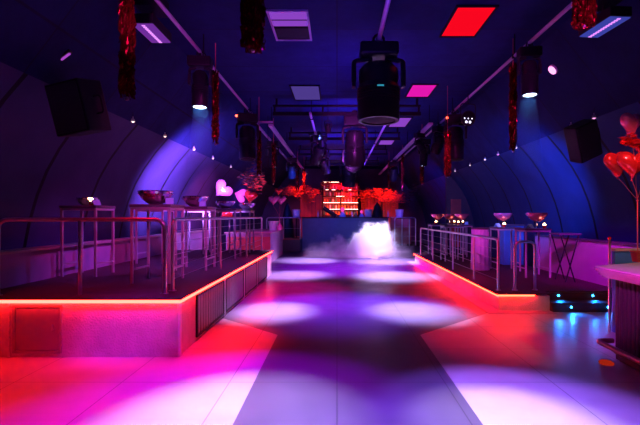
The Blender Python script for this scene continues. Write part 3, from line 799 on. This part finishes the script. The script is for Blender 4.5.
def panel(label, x, y, w, d, mat, half=False):
    t = thing('ceiling_panel_light', label, 'ceiling light', (x, y, 5.0))
    bm = nb(); f = .035
    for a in ((-w/2-f, -w/2, -d/2-f, d/2+f), (w/2, w/2+f, -d/2-f, d/2+f), (-w/2, w/2, -d/2-f, -d/2), (-w/2, w/2, d/2, d/2+f)): box2(bm, a[0], a[1], a[2], a[3], -.03, 0)
    link('frame', bm, 'darkbeam' if not half else 'galv', t, False)
    if half:
        bm = nb(); box2(bm, -w/2, w/2, -d/2, -.0*d, -.012, 0); link('diffuser', bm, mat, t, False)
        bm = nb(); box2(bm, -w/2, w/2, 0, d/2, -.008, 0); link('dark_cover', bm, 'black', t, False)
        bm = nb()
        for k in range(2): box2(bm, -w/2, w/2, -d/2+.28*d*(k+1)-.01, -d/2+.28*d*(k+1)+.01, -.02, -.012)
        link('louvre', bm, 'darkbeam', t, False)
    else:
        bm = nb(); box2(bm, -w/2, w/2, -d/2, d/2, -.012, 0); link('diffuser', bm, mat, t, False)
    return t
panel('half dark ceiling panel glowing lilac on its near half', -.8, 7.45, .6, 1.1, 'panellilac', True)
panel('bright red glowing ceiling panel', 2.2, 7.3, .6, 1.1, 'panelred')
panel('pink glowing ceiling panel beyond the red one', 2.2, 11.3, .6, 1.1, 'panelpink')
panel('lilac ceiling panel beyond the first cross beam', 2.2, 15.1, .6, 1.5, 'panellilac')
panel('unlit ceiling panel given a faint lilac glow, beyond the half dark one', -.82, 11.5, .7, 1.3, 'panelfaint')  # switched-off panel; the light on it is imitated by a faint glow
panel('faint lilac ceiling panel far back over the right beam', 2.2, 19.2, .6, 1.2, 'panellilac')
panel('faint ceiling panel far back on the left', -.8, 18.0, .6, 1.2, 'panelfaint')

def flood(label, x, y, z, mat, rz=0):
    t = thing('led_flood_bar', label, 'stage light', (x, y, z), rz, 'led flood bars near the camera')
    bm = nb(); box(bm, (0, 0, .08), (.30, .66, .13)); link('housing', bm, 'black', t, False, .01)
    bm = nb(); box(bm, (0, 0, .006), (.28, .62, .012)); df = link('glow_plate', bm, mat, t, False)
    bm = nb()
    for k in range(12): box(bm, (0, -.28+k*.051, -.004), (.045, .022, .01))
    box(bm, (0, 0, -.0015), (.008, .58, .004)); link('led_row', bm, 'barled', df, False)
    bm = nb(); box(bm, (0, 0, .17), (.04, .36, .04)); box(bm, (0, 0, .34), (.03, .03, .34)); link('bracket', bm, 'black', t, False)
    bm = nb(); box(bm, (0, -.02, .42), (.34, .40, .22)); link('driver_box', bm, 'black', t, False, .01)
    return t
flood('violet led bar hung from the ceiling above the tall platform', -2.62, 6.1, 4.28, 'bardiff')
flood('blue violet led bar hung from the ceiling at the right', 3.66, 5.9, 4.28, 'bardiffb', .08)

# moving heads
def moving_head(label, loc, rz=0, tilt=0, lit=None, s=1, pan_len=.34, rad=.14, base=(.36, .22, .16), group=None, extra=None):
    """fixture hung from a pipe: clamp, base, yoke and a tilted head"""
    t = thing('moving_head_light', label, 'stage light', loc, rz, group)
    bm = nb(); tube(bm, [(0, 0, .02), (0, 0, -.05)], .022, 8); tube(bm, [(.05*math.cos(a), 0, .0+.05*math.sin(a)) for a in [i*PI/5-.3 for i in range(8)]], .014, 6); link('clamp', bm, 'black', t)
    bm = nb(); box(bm, (0, 0, -.05-base[2]/2), base); b = link('base', bm, 'blackgloss', t, False, .02)
    if extra: 
        bm = nb(); box(bm, (0, -rad*.99, -.05-base[2]-.2-.12), (.06, .012, .02)); link('display', bm, extra, t, False)
    z0 = -.05-base[2]; hz = z0-.20
    for sgn in (-1, 1):
        bm = nb(); x = sgn*(rad+.035)
        tube(bm, arc([(sgn*.06, 0, z0-.005), (x, 0, z0-.03), (x, 0, hz-.03)], .03), .024, 8); box(bm, (x, 0, hz), (.035, .10, .16)); link('yoke_arm', bm, 'black', t, True, .006)
    R_ = Matrix.Rotation(tilt, 4, 'X'); T_ = Matrix.Translation((0, 0, hz))
    bm = nb(); L_ = pan_len
    lathe(bm, [(0, .14), (rad*.7, .13), (rad*.92, .08), (rad*.95, .0), (rad*.9, -.06), (rad*.98, -.08), (rad, -L_+.03), (rad*.96, -L_), (rad*.82, -L_), (rad*.8, -L_+.02), (0, -L_+.02)], 24, T_ @ R_); hd = link('head', bm, 'blackgloss', t)
    bm = nb()
    for k in range(5): lathe(bm, [(rad*.98, -.1-k*.025), (rad*1.03, -.105-k*.025), (rad*1.03, -.112-k*.025), (rad*.98, -.117-k*.025)], 24, T_ @ R_)
    link('cooling_fins', bm, 'black', hd)
    bm = nb(); lathe(bm, [(0, -L_-.004), (rad*.5, -L_-.002), (rad*.79, -L_+.012), (0, -L_+.019)], 24, T_ @ R_); link('lens', bm, lit or 'lensoff', hd)
    t.scale = (s,)*3
    return t
moving_head('cylinder moving light with bright white lens hung over the tall platform', (-2.42, 7.6, 4.56), .1, -.06, 'lens', 1.12, .44, .125)
moving_head('cylinder moving light with bright white lens hung over the low platform', (3.22, 7.2, 4.56), -.1, -.06, 'lens', 1.0, .44, .135)
moving_head('big black moving light hung in the middle of the ceiling, teal display', (.69, 7.15, 4.62), 0, -.02, None, 1.75, .40, .20, (.36, .26, .12), extra='teal')
mh = moving_head('dark moving light with a small red lamp at the end of the left pipe', (-2.42, 11.6, 4.52), .3, -.1, None, 1.5, .46, .15)
bm = nb(); lathe(bm, [(0, 0), (.02, .005), (.02, .02), (0, .025)], 10, Matrix.Translation((-.2, -.12, -.12)) @ Matrix.Rotation(PI/2, 4, 'X')); link('indicator', bm, 'redled', mh)
mh = moving_head('dark moving light hung from the right pipe beside the round lamp', (3.22, 11.7, 4.52), -.2, -.05, None, 1.5, .46, .15)
bm = nb(); lathe(bm, [(0, 0), (.02, .005), (.02, .02), (0, .025)], 10, Matrix.Translation((-.15, -.12, -.12)) @ Matrix.Rotation(PI/2, 4, 'X')); link('indicator', bm, 'redled', mh)
moving_head('dark moving light below the big central one, hung from the first cross beam', (.5, 12.1, 4.58), 0, .15, None, 1.7, .46, .16)
moving_head('dark moving light on the pipe left of the middle', (-.60, 14.2, 4.42), .4, .9, None, 1.4)
moving_head('smaller dark moving light farther along the pipe left of the middle', (-.55, 18.0, 4.42), -.4, .7, None, 1.3)
moving_head('dark eight sided moving light facing the camera under the second cross beam', (.62, 16.0, 4.55), 0, 1.1, None, 1.75, .28, .19)
moving_head('lowest dark moving light under the third cross beam', (.55, 20.0, 4.5), .1, .2, None, 1.9, .34, .17)
moving_head('small moving light with lit lens hung from the wide right beam', (2.95, 14.6, 4.36), .2, .15, 'lens', 1.15, .42, .12)
moving_head('small moving light with faint lens beside the left twin beams', (-2.22, 15.0, 4.36), -.2, .1, 'lensdim', 1.15, .42, .12)
moving_head('dark moving light beyond the dim one on the left beams', (-2.0, 19.0, 4.34), .1, .5, None, 1.3)
moving_head('tilted dark moving light just before the lit one on the right beam', (2.6, 13.6, 4.36), .5, -.7, None, .9, .42, .13)
moving_head('dark moving light far along the right pipe', (3.2, 13.4, 4.55), .5, .6, None, 1.2)
moving_head('dark moving light far back near the right beam end', (2.7, 20.5, 4.34), 0, .5, None, 1.3)

# round seven-lens par
t = thing('par_light', 'round lamp with seven small lenses facing the dance floor on the right pipe', 'stage light', (3.17, 10.4, 4.06), .25)
bm = nb(); lathe(bm, [(0, .12), (.12, .10), (.18, .03), (.185, -.03), (.17, -.03), (.165, -.015), (0, -.015)], 28, Matrix.Rotation(-PI/2+.15, 4, 'X')); link('housing', bm, 'blackgloss', t)
for k in range(7):
    a = k*PI/3; rr = 0 if k == 6 else .10
    bm = nb(); lathe(bm, [(0, 0), (.028, 0), (.03, -.006), (0, -.025)], 12, Matrix.Translation((rr*math.cos(a), .0, rr*math.sin(a))) @ Matrix.Rotation(-PI/2, 4, 'X')); link('lens', bm, 'lensdim', t)
bm = nb(); tube(bm, arc([(-.2, 0, 0), (-.2, 0, .35), (.2, 0, .35), (.2, 0, 0)], .08), .012, 8); tube(bm, [(0, 0, .35), (0, 0, .60)], .012, 6); link('bracket', bm, 'black', t)
for px, py, Y, l in ((322, 143, 13.9, 'small drooping par can on the pipe left of the middle'), (438, 135, 13.5, 'small par can between the twin right fixtures'), (268, 152, 14, 'small dark par can beside the left twin beams'), (328, 128, 12.3, 'small spot on the first cross beam, near its middle')):
    p = at(px, py, Y)
    t = thing('par_can', l, 'stage light', p)
    bm = nb(); lathe(bm, [(0, .14), (.07, .12), (.085, .0), (.09, -.10), (.08, -.10), (.075, -.09), (0, -.09)], 18, Matrix.Rotation(.5, 4, 'X')); link('can', bm, 'blackgloss', t)
    bm = nb(); tube(bm, arc([(-.1, 0, 0), (-.1, 0, .2), (.1, 0, .2), (.1, 0, 0)], .05), .009, 6); tube(bm, [(0, 0, .2), (0, 0, 4.97-p.z)], .01, 6); link('bracket', bm, 'black', t)

# wall-top spots
def wallspot(label, px, Y, side, mat='warm'):
    x = -4.02 if side < 0 else 4.88
    t = thing('wall_spot', label, 'spotlight', (x, Y, 3.62), 0, 'small spots along the wall top')
    bm = nb(); lathe(bm, [(0, .04), (.012, .04), (.012, 0), (.03, -.01), (.045, -.07), (.04, -.07), (.02, -.02), (0, -.02)], 12); link('cup', bm, 'white', t)
    bm = nb(); lathe(bm, [(0, -.035), (.028, -.05), (.03, -.075), (0, -.095)], 10); link('bulb', bm, mat, t)
    t.scale = (.9,)*3
    bm = nb(); tube(bm, [(0, 0, .02), (0, 0, .14)], .006, 5); link('stem', bm, 'black', t)
    return t
for px, n in ((133, 'nearest'), (165, 'second'), (194, 'third'), (213, 'fourth'), (231, 'fifth'), (246, 'sixth')):
    Y = 4.02*F/(CX-px); wallspot(n+' small white spot along the top of the left curved wall', px, Y, -1)
for px, n, m in ((594, 'nearest', 'pinkbulb'), (571, 'second', 'pinkbulb'), (516, 'third', 'warm'), (498, 'fourth', 'pinkbulb'), (485, 'fifth', 'warm'), (470, 'sixth', 'warm'), (455, 'seventh', 'warm')):
    Y = 4.88*F/(px-CX); wallspot(n+' small spot along the top of the right curved wall', px, Y, 1, m)
t = thing('round_ceiling_light', 'small round pink light on the sloping ceiling at the right', 'ceiling light', (4.22, 8.4, 4.56))
bm = nb(); lathe(bm, [(0, .03), (.10, .03), (.105, 0), (.10, -.015), (0, -.02)], 20, Matrix.Rotation(.9, 4, 'Y')); link('rim', bm, 'white', t)
bm = nb(); lathe(bm, [(0, -.021), (.085, -.021), (.085, -.035), (0, -.04)], 20, Matrix.Rotation(.9, 4, 'Y')); link('lens', bm, 'pinkbulb', t)
t = thing('tube_light', 'short violet tube on the sloping ceiling at the left', 'ceiling light', (-3.85, 6.1, 3.96))
bm = nb(); box(bm, (0, 0, 0), (.16, .03, .025)); link('tube', bm, 'tubepurple', t, False, .01)
bm = nb(); box(bm, (0, .0, .025), (.22, .07, .03)); link('holder', bm, 'black', t, False)
t.rotation_euler = (0, -.93+.3, 0)

def speaker(label, loc, size, rot):
    t = thing('loudspeaker', label, 'loudspeaker', loc); t.rotation_euler = rot
    w, d, h = size
    bm = nb(); box(bm, (0, 0, 0), size); link('cabinet', bm, 'black', t, False, .02)
    bm = nb(); box(bm, (0, -d/2-.006, 0), (w*.9, .012, h*.92)); link('grille', bm, pbr('grille_'+label[:6], (.035, .035, .045), .7, bump=.8, bscale=300), t, False, .004)
    bm = nb(); tube(bm, arc([(w/2, 0, .12), (w/2+.12, 0, .12), (w/2+.12, 0, -.12), (w/2, 0, -.12)], .05), .014, 8); link('bracket', bm, 'darkbeam', t)
    return t
speaker('black loudspeaker tilted on the right curved wall', at(583, 141, 7.7), (.46, .30, .66), (0.25, -.42, .15))
speaker('large black loudspeaker hung high at the left wall', (-3.72, 6.2, 3.25), (.60, .42, .72), (.2, -.1, -.3))

# tinsel
def tinsel(label, px, py0, py1, Y, r, n=150, mat='redfoil'):
    a = at(px, py0, Y); b = at(px, py1, Y); L_ = a.z-b.z
    t = thing('tinsel_garland', label, 'tinsel garland', a, 0)
    bm = nb()
    for k in range(n):
        ang = random.uniform(0, 2*PI); rr = r*math.sqrt(random.random()); z = -random.random()*L_*.86; l = min(L_+z, random.uniform(.15, .4)*max(.6, L_*.5))
        x, y = rr*math.cos(ang), rr*math.sin(ang); w = .014; an = random.uniform(0, PI)
        ux, uy = math.cos(an)*w, math.sin(an)*w; prev = None
        for i in range(4):
            zz = z-l*i/3; dx = .012*math.sin(i*2+k); dy = .012*math.cos(i*1.7+k)
            cur = (bm.verts.new((x+dx-ux, y+dy-uy, zz)), bm.verts.new((x+dx+ux, y+dy+uy, zz)))
            if prev: bm.faces.new((prev[0], prev[1], cur[1], cur[0]))
            prev = cur
            ux, uy = ux*.8-uy*.6, ux*.6+uy*.8
    o = link('foil_strips', bm, mat, t, False); s = o.modifiers.new('solid', 'SOLIDIFY'); s.thickness = .002
    bm = nb(); tube(bm, [(0, 0, -L_*.9), (0, 0, 5.0-a.z if abs(a.x) < 3.3 else .3)], .008, 6); link('cord', bm, 'ribbon', t)
    bm = nb(); lathe(bm, [(0, -L_-.03), (.02, -L_-.02), (.022, -L_), (0, -L_+.02)], 8); link('weight', bm, 'steel', t)
    return t
tinsel('dark red tinsel strand hanging nearest at the left, over the tall platform', 127, -14, 98, 4.6, .07, 420)
tinsel('thick red tinsel bundle hanging at the top, left of the middle', 253, -18, 50, 4.8, .13, 420)
tinsel('pink tipped tinsel strand hanging behind the left cylinder light', 215.5, 70, 144, 8.2, .06, 260)
tinsel('red tinsel strand left of the twin left beams', 259, 130, 175, 11.9, .055, 200)
tinsel('pink tinsel strand in the haze beyond the left fixtures', 273.5, 142, 184, 14.5, .06, 160)
tinsel('red tinsel strand near the left beam ends', 297.5, 165, 192, 22, .09, 120)
tinsel('red tinsel strand at the far left, over the bar garland', 304, 168, 193, 24, .09, 120)
tinsel('red tinsel bundle cut by the top edge, right of the red panel', 584, -20, 26, 5.0, .12, 320)
tinsel('long red tinsel strand left of the right cylinder light', 513, 62, 151, 8.0, .06, 340)
tinsel('thick red tinsel strand left of the round seven lens lamp', 447.5, 130, 177, 10.9, .08, 320)
tinsel('pink tinsel strand beside the lit small moving light', 422, 140, 184, 15.5, .07, 180)
tinsel('thin red tinsel strand over the widest red garland', 402.5, 150, 190, 20, .06, 150)
tinsel('thin dark red tinsel strand left of its neighbour over the red garland', 389, 160, 190, 22, .06, 120)

# ------------------------------------------------------------------ smoke
def smoke():
    m, nt, out = new_mat('fog_burst')
    tc = nt.nodes.new('ShaderNodeTexCoord')
    nz = nt.nodes.new('ShaderNodeTexNoise'); nz.inputs['Scale'].default_value = 3.2; nz.inputs['Detail'].default_value = 6; nz.inputs['Roughness'].default_value = .6
    nt.links.new(tc.outputs['Object'], nz.inputs['Vector'])
    # displaced lookup position gives the billowing edge
    sub = nt.nodes.new('ShaderNodeVectorMath'); sub.operation = 'SUBTRACT'; sub.inputs[1].default_value = (.5, .5, .5); nt.links.new(nz.outputs['Color'], sub.inputs[0])
    scl = nt.nodes.new('ShaderNodeVectorMath'); scl.operation = 'SCALE'; scl.inputs['Scale'].default_value = 1.05; nt.links.new(sub.outputs[0], scl.inputs[0])
    add = nt.nodes.new('ShaderNodeVectorMath'); add.operation = 'ADD'; nt.links.new(tc.outputs['Object'], add.inputs[0]); nt.links.new(scl.outputs[0], add.inputs[1])
    blobs = [((1.75, 0, .45), .85, 9), ((2.1, 0, 1.0), .60, 9), ((1.75, 0, 1.15), .45, 7), ((1.35, -.1, .55), .55, 6), ((1.0, -.1, .3), .5, 3), ((2.2, .1, .35), .65, 9), ((.45, -.1, .6), .42, 1.2), ((.55, -.1, .2), .5, 1.6), ((.1, 0, .25), .5, .8), ((-.5, 0, .12), .5, .5), ((2.95, .2, .9), .45, .3), ((3.0, 0, .15), .6, .5)]
    tot = None
    for c, r, dens in blobs:
        v = nt.nodes.new('ShaderNodeVectorMath'); v.operation = 'DISTANCE'; nt.links.new(add.outputs[0], v.inputs[0]); v.inputs[1].default_value = c
        mr = nt.nodes.new('ShaderNodeMapRange'); mr.interpolation_type = 'SMOOTHSTEP'
        mr.inputs['From Min'].default_value = r*1.1; mr.inputs['From Max'].default_value = r*.65; mr.inputs['To Min'].default_value = 0; mr.inputs['To Max'].default_value = dens
        nt.links.new(v.outputs['Value'], mr.inputs['Value'])
        tot = mr.outputs[0] if tot is None else mathn(nt, 'MAXIMUM', tot, mr.outputs[0])
    pv = nt.nodes.new('ShaderNodeVolumePrincipled'); pv.inputs['Color'].default_value = (.97, .95, 1, 1); pv.inputs['Anisotropy'].default_value = 0.0
    nt.links.new(tot, pv.inputs['Density'])
    nt.links.new(pv.outputs[0], out.inputs['Volume'])
    bm = nb(); box2(bm, -1.3, 3.8, -1.1, 1.1, .01, 2.1)
    o = link('smoke_burst', bm, m, None, False, loc=(-.40, 17.6, 0))
    o.scale = (1, 1, .88)
    tag(o, 'thick white smoke burst rising from the floor before the dark blue booth', 'smoke', kind='stuff')
smoke()
def beam(label, top, r0, r1, ln):  # light beam imitated by a cone of blue-tinted haze
    m, nt, out = new_mat('beam_haze')
    v = nt.nodes.new('ShaderNodeVolumeScatter'); v.inputs['Color'].default_value = (.12, .45, 1, 1)
    tc = nt.nodes.new('ShaderNodeTexCoord'); sp = nt.nodes.new('ShaderNodeSeparateXYZ'); nt.links.new(tc.outputs['Object'], sp.inputs[0])
    mr = nt.nodes.new('ShaderNodeMapRange'); mr.inputs['From Min'].default_value = -ln; mr.inputs['From Max'].default_value = 0; mr.inputs['To Max'].default_value = 1.1
    nt.links.new(sp.outputs['Z'], mr.inputs['Value']); nt.links.new(mr.outputs[0], v.inputs['Density'])
    nt.links.new(v.outputs[0], out.inputs['Volume'])
    bm = nb(); lathe(bm, [(0, 0), (r0, 0), (r1, -ln), (0, -ln)], 24)
    tag(link('haze_beam', bm, m, None, loc=top), label, 'haze', kind='stuff')
beam('faint blue light beam shaped as haze under the left cylinder light', (-2.42, 7.64, 3.60), .13, .26, 1.3)
beam('faint blue light beam shaped as haze under the right cylinder light', (3.22, 7.24, 3.66), .13, .26, 1.3)

# ------------------------------------------------------------------ LIGHTS
W = (1, .82, 1); LAV = (.72, .5, 1); MAG = (1, .1, .85); RED = (1, .015, .03); BLU = (.08, .1, 1); PUR = (.4, .06, 1)
def spot(n, loc, tgt, col, watts, ang, blend=.4, size=.06): return light(n, 'SPOT', loc, col, watts, tgt, size, ang, blend)
# pools on the floor
spot('spot_near_left', (-.62, 5.6, 4.3), (-.8, 3.5, 0), (.7, .5, 1), 3400, 32, .9)
spot('spot_near_left_halo', (-.62, 5.6, 4.3), (-.9, 3.6, 0), (.5, 0, 1), 1300, 50, .7)
spot('deck_red', (-3.0, 5.0, 4.4), (-3.1, 5.7, .72), (1, 0, .02), 260, 44, 1)
spot('spot_near_right', (.69, 5.0, 4.3), (1.5, 3.5, 0), (.30, .12, 1), 1700, 38, .7)
spot('spot_near_right_core', (.69, 5.0, 4.3), (1.4, 3.4, 0), (.9, .65, 1), 2200, 26, .9)
spot('spot_near_mid', (.69, 5.0, 4.3), (.25, 3.0, 0), (.07, .07, 1), 900, 32, .9)
spot('spot_mid_left', (-.75, 9.6, 4.2), (-1.15, 7.7, 0), (.75, .5, 1), 9000, 22, 1, .2)
spot('spot_mid_left_halo', (-.75, 9.6, 4.2), (-.9, 8.2, 0), (.6, 0, 1), 2200, 34, 1)
spot('spot_mid_right', (.7, 9.6, 4.2), (1.4, 7.7, 0), (.7, .5, 1), 9000, 24, 1, .2)
spot('spot_mid_right_halo', (.7, 9.6, 4.2), (1.1, 8.2, 0), (.35, .03, 1), 2600, 34, 1)
spot('spot_mid_center', (.3, 10, 4.2), (.1, 8.2, 0), (.2, .04, 1), 3000, 46, 1)
spot('spot_far_left', (-.9, 13.4, 4.2), (-1.2, 12.4, 0), (.75, .35, 1), 8500, 32, 1, .25)
spot('spot_far_right', (1.4, 13.4, 4.2), (1.6, 12.2, 0), (.8, .5, 1), 9500, 34, 1, .25)
spot('spot_end', (.3, 15.2, 4.2), (-1.1, 16.4, 0), (.75, .4, 1), 10000, 34, 1, .25)
spot('spot_end_right', (1.5, 15.2, 4.2), (1.9, 16.2, 0), (.7, .4, 1), 8500, 44, 1, .25)
spot('wash_far_floor', (.4, 13.0, 4.4), (.4, 14.2, 0), (.45, .01, 1), 4500, 74, 1)
spot('spot_mid_magenta', (-.5, 11, 4.2), (-1.1, 9.9, 0), (1, .0, .35), 1500, 44, 1)
spot('spot_red_left', (-.73, 7.5, 4.3), (-1.55, 5.85, 0), (1, 0, .01), 1100, 26, 1)
spot('face_red', (-3.2, 2.8, 3.2), (-3.7, 5.1, .55), (1, 0, .005), 190, 30, 1)
spot('face_magenta', (-1.4, 3.2, 4.4), (-2.5, 5.2, .3), (1, 0, .5), 420, 28, 1)
spot('low_face_red', (1.5, 6.0, 4.4), (3.0, 8.8, .1), (1, .0, .12), 700, 36, 1)
spot('spot_red_right', (1.48, 8, 4.3), (2.1, 6.1, 0), (1, 0, .01), 650, 28, 1)
spot('spot_red_right_far', (1.6, 11, 4.2), (2.3, 9.8, 0), RED, 900, 40, 1)
spot('spot_red_front', (-2.4, 5.2, 4.5), (-3.2, 4.2, 0), (1, 0, .003), 60, 56, 1)
# plaster face tint and platform lights
spot('spot_face_blue', (-.62, 3.0, 4.3), (-2.5, 5.18, .4), (.3, .02, 1), 900, 16, 1)
spot('spot_platform_left', (-2.42, 7.63, 3.66), (-2.42, 7.63, .7), (.015, .2, 1), 420, 16, .6)
spot('spot_platform_right', (3.22, 7.23, 3.72), (3.22, 7.23, .3), (.015, .2, 1), 420, 16, .6)
spot('wash_tables_left', (-1.2, 9.5, 4.6), (-2.9, 8.8, 1.5), (.3, .06, 1), 850, 60, 1)
spot('wash_tables_left_pink', (-1.2, 6.0, 4.6), (-3.1, 8.0, 1.2), (1, .04, .6), 420, 60, 1)
spot('wash_tables_right', (2.4, 9.0, 4.6), (4.0, 12.0, .8), (.9, .03, .5), 420, 60, 1)
spot('wash_low_wall_right', (3.6, 5.6, 3.0), (5.3, 9.2, .7), (.65, .0, .9), 1300, 34, 1)
spot('rail_pink_left', (-.2, 3.0, 3.6), (-2.2, 6.6, 1.5), (1, .05, .7), 600, 26, 1)
spot('rail_pink_right', (.6, 6.0, 3.6), (3.0, 9.5, 1.0), (1, .05, .75), 600, 30, 1)
spot('wash_low_wall_left', (-2.2, 5.5, 4.4), (-4.5, 8.5, .9), (.8, .0, .35), 200, 44, 1)
spot('wash_cabinet', (3.4, 10.2, 4.2), (4.98, 12.1, .9), (.01, .16, 1), 700, 16, 1)
# vault washes
spot('wash_vault_right', (3.4, 9.4, 2.4), (5.5, 11.8, 2.65), (.03, .12, 1), 900, 92, 1, .25)
spot('wash_vault_left', (-2.6, 10.0, 2.3), (-4.7, 13.0, 2.7), (.42, .15, 1), 4200, 92, 1, .25)
spot('wash_vault_left_pink', (-1.6, 13.0, 2.6), (-4.7, 15.2, 2.2), (.9, .1, .6), 1400, 44, 1, .3)
# ceiling uplight
for y, wt in ((5, 110), (9, 170), (13, 380), (18, 600), (23, 600)):
    light('uplight', 'SPOT', (.4, y, 3.2), (.09, .025, 1), wt, (.4, y+.3, 5), .3, 150, 1)
spot('wash_pipe_left', (-1.6, 2.6, 3.4), (-2.42, 9, 4.6), (.9, .03, .9), 420, 30, 1)
spot('wash_pipe_right', (2.4, 2.6, 3.4), (3.22, 9, 4.6), (.9, .03, .9), 420, 30, 1)
spot('wash_beams', (.4, 9.4, 3.8), (.4, 17, 4.6), (.8, .06, 1), 600, 50, 1)
# booth, bar, smoke
spot('wash_booth', (.4, 16.5, 4.0), (.4, 21, .9), (.01, .07, 1), 700, 55, 1)
spot('smoke_beam', (1.9, 16.2, 4.3), (1.5, 17.9, .7), (.66, .58, 1), 4600, 34, .8)
spot('smoke_front', (-.6, 14.0, 4.3), (.9, 17.9, .6), (.12, .16, 1), 5200, 24, .8)
for x in (-1.9, .3, 2.6):
    light('bar_red', 'SPOT', (x, 22.8, 4.4), (1, .06, .03), 1300, (x, 25.6, 2.6), .12, 52, 1)
spot('bar_wall_pink', (.4, 26.0, 4.3), (.4, 29, 1.5), (1, .01, .2), 500, 80, 1)
spot('back_blue_left', (-1.5, 18, 3.5), (-4.2, 22, 2.4), (.02, .06, 1), 900, 70, 1)
spot('back_blue_right', (2.5, 18, 3.5), (5.0, 23, 2.4), (.1, .04, 1), 900, 70, 1)
spot('beam_wash_far', (.4, 15, 3.6), (.4, 21, 4.6), (.6, .08, 1), 700, 60, 1)
light('rack_glow', 'POINT', (.25, 27.2, 2.4), (1, .2, .08), 60, None, .2)
spot('side_bar_purple', (-1.2, 14, 4.3), (-2.4, 16.6, .6), (.5, .01, 1), 400, 36, 1)
spot('side_bar_red', (-3.0, 12.5, 3.8), (-3.6, 15.5, .8), (1, .01, .12), 220, 60, 1)
spot('balloon_pink', (2.7, 3.6, 3.6), (3.8, 5.65, 2.3), (1, .18, .22), 330, 30, 1)
spot('counter_glow', (1.9, 3.6, 2.2), (3.1, 4.8, 1.0), (.8, .03, 1), 300, 30, 1)
spot('counter_warm', (4.0, 3.8, 2.8), (3.9, 5.1, 1.1), (1, .75, .5), 70, 70, 1)

w = bpy.data.worlds.new('World'); sc.world = w; w.use_nodes = True
w.node_tree.nodes['Background'].inputs[0].default_value = (.12, .03, .5, 1); w.node_tree.nodes['Background'].inputs[1].default_value = .015

cam = bpy.data.cameras.new('Camera'); co = bpy.data.objects.new('Camera', cam); C.objects.link(co)
co.location = (0, 0, H); co.rotation_euler = (PI/2, 0, 0); cam.lens = F/640*36; cam.sensor_width = 36
cam.shift_x = -(CX-320)/640; cam.shift_y = (CY-212.5)/640; cam.clip_start = .05
sc.camera = co
sc.view_settings.view_transform = 'Standard'; sc.view_settings.look = 'None'; sc.view_settings.exposure = 0; sc.view_settings.gamma = 1
sc.view_settings.use_curve_mapping = False
sc.cycles.max_bounces = 6; sc.cycles.volume_bounces = 3; sc.cycles.volume_step_rate = 1.5; sc.cycles.use_denoising = True
sc.cycles.sample_clamp_indirect = 6
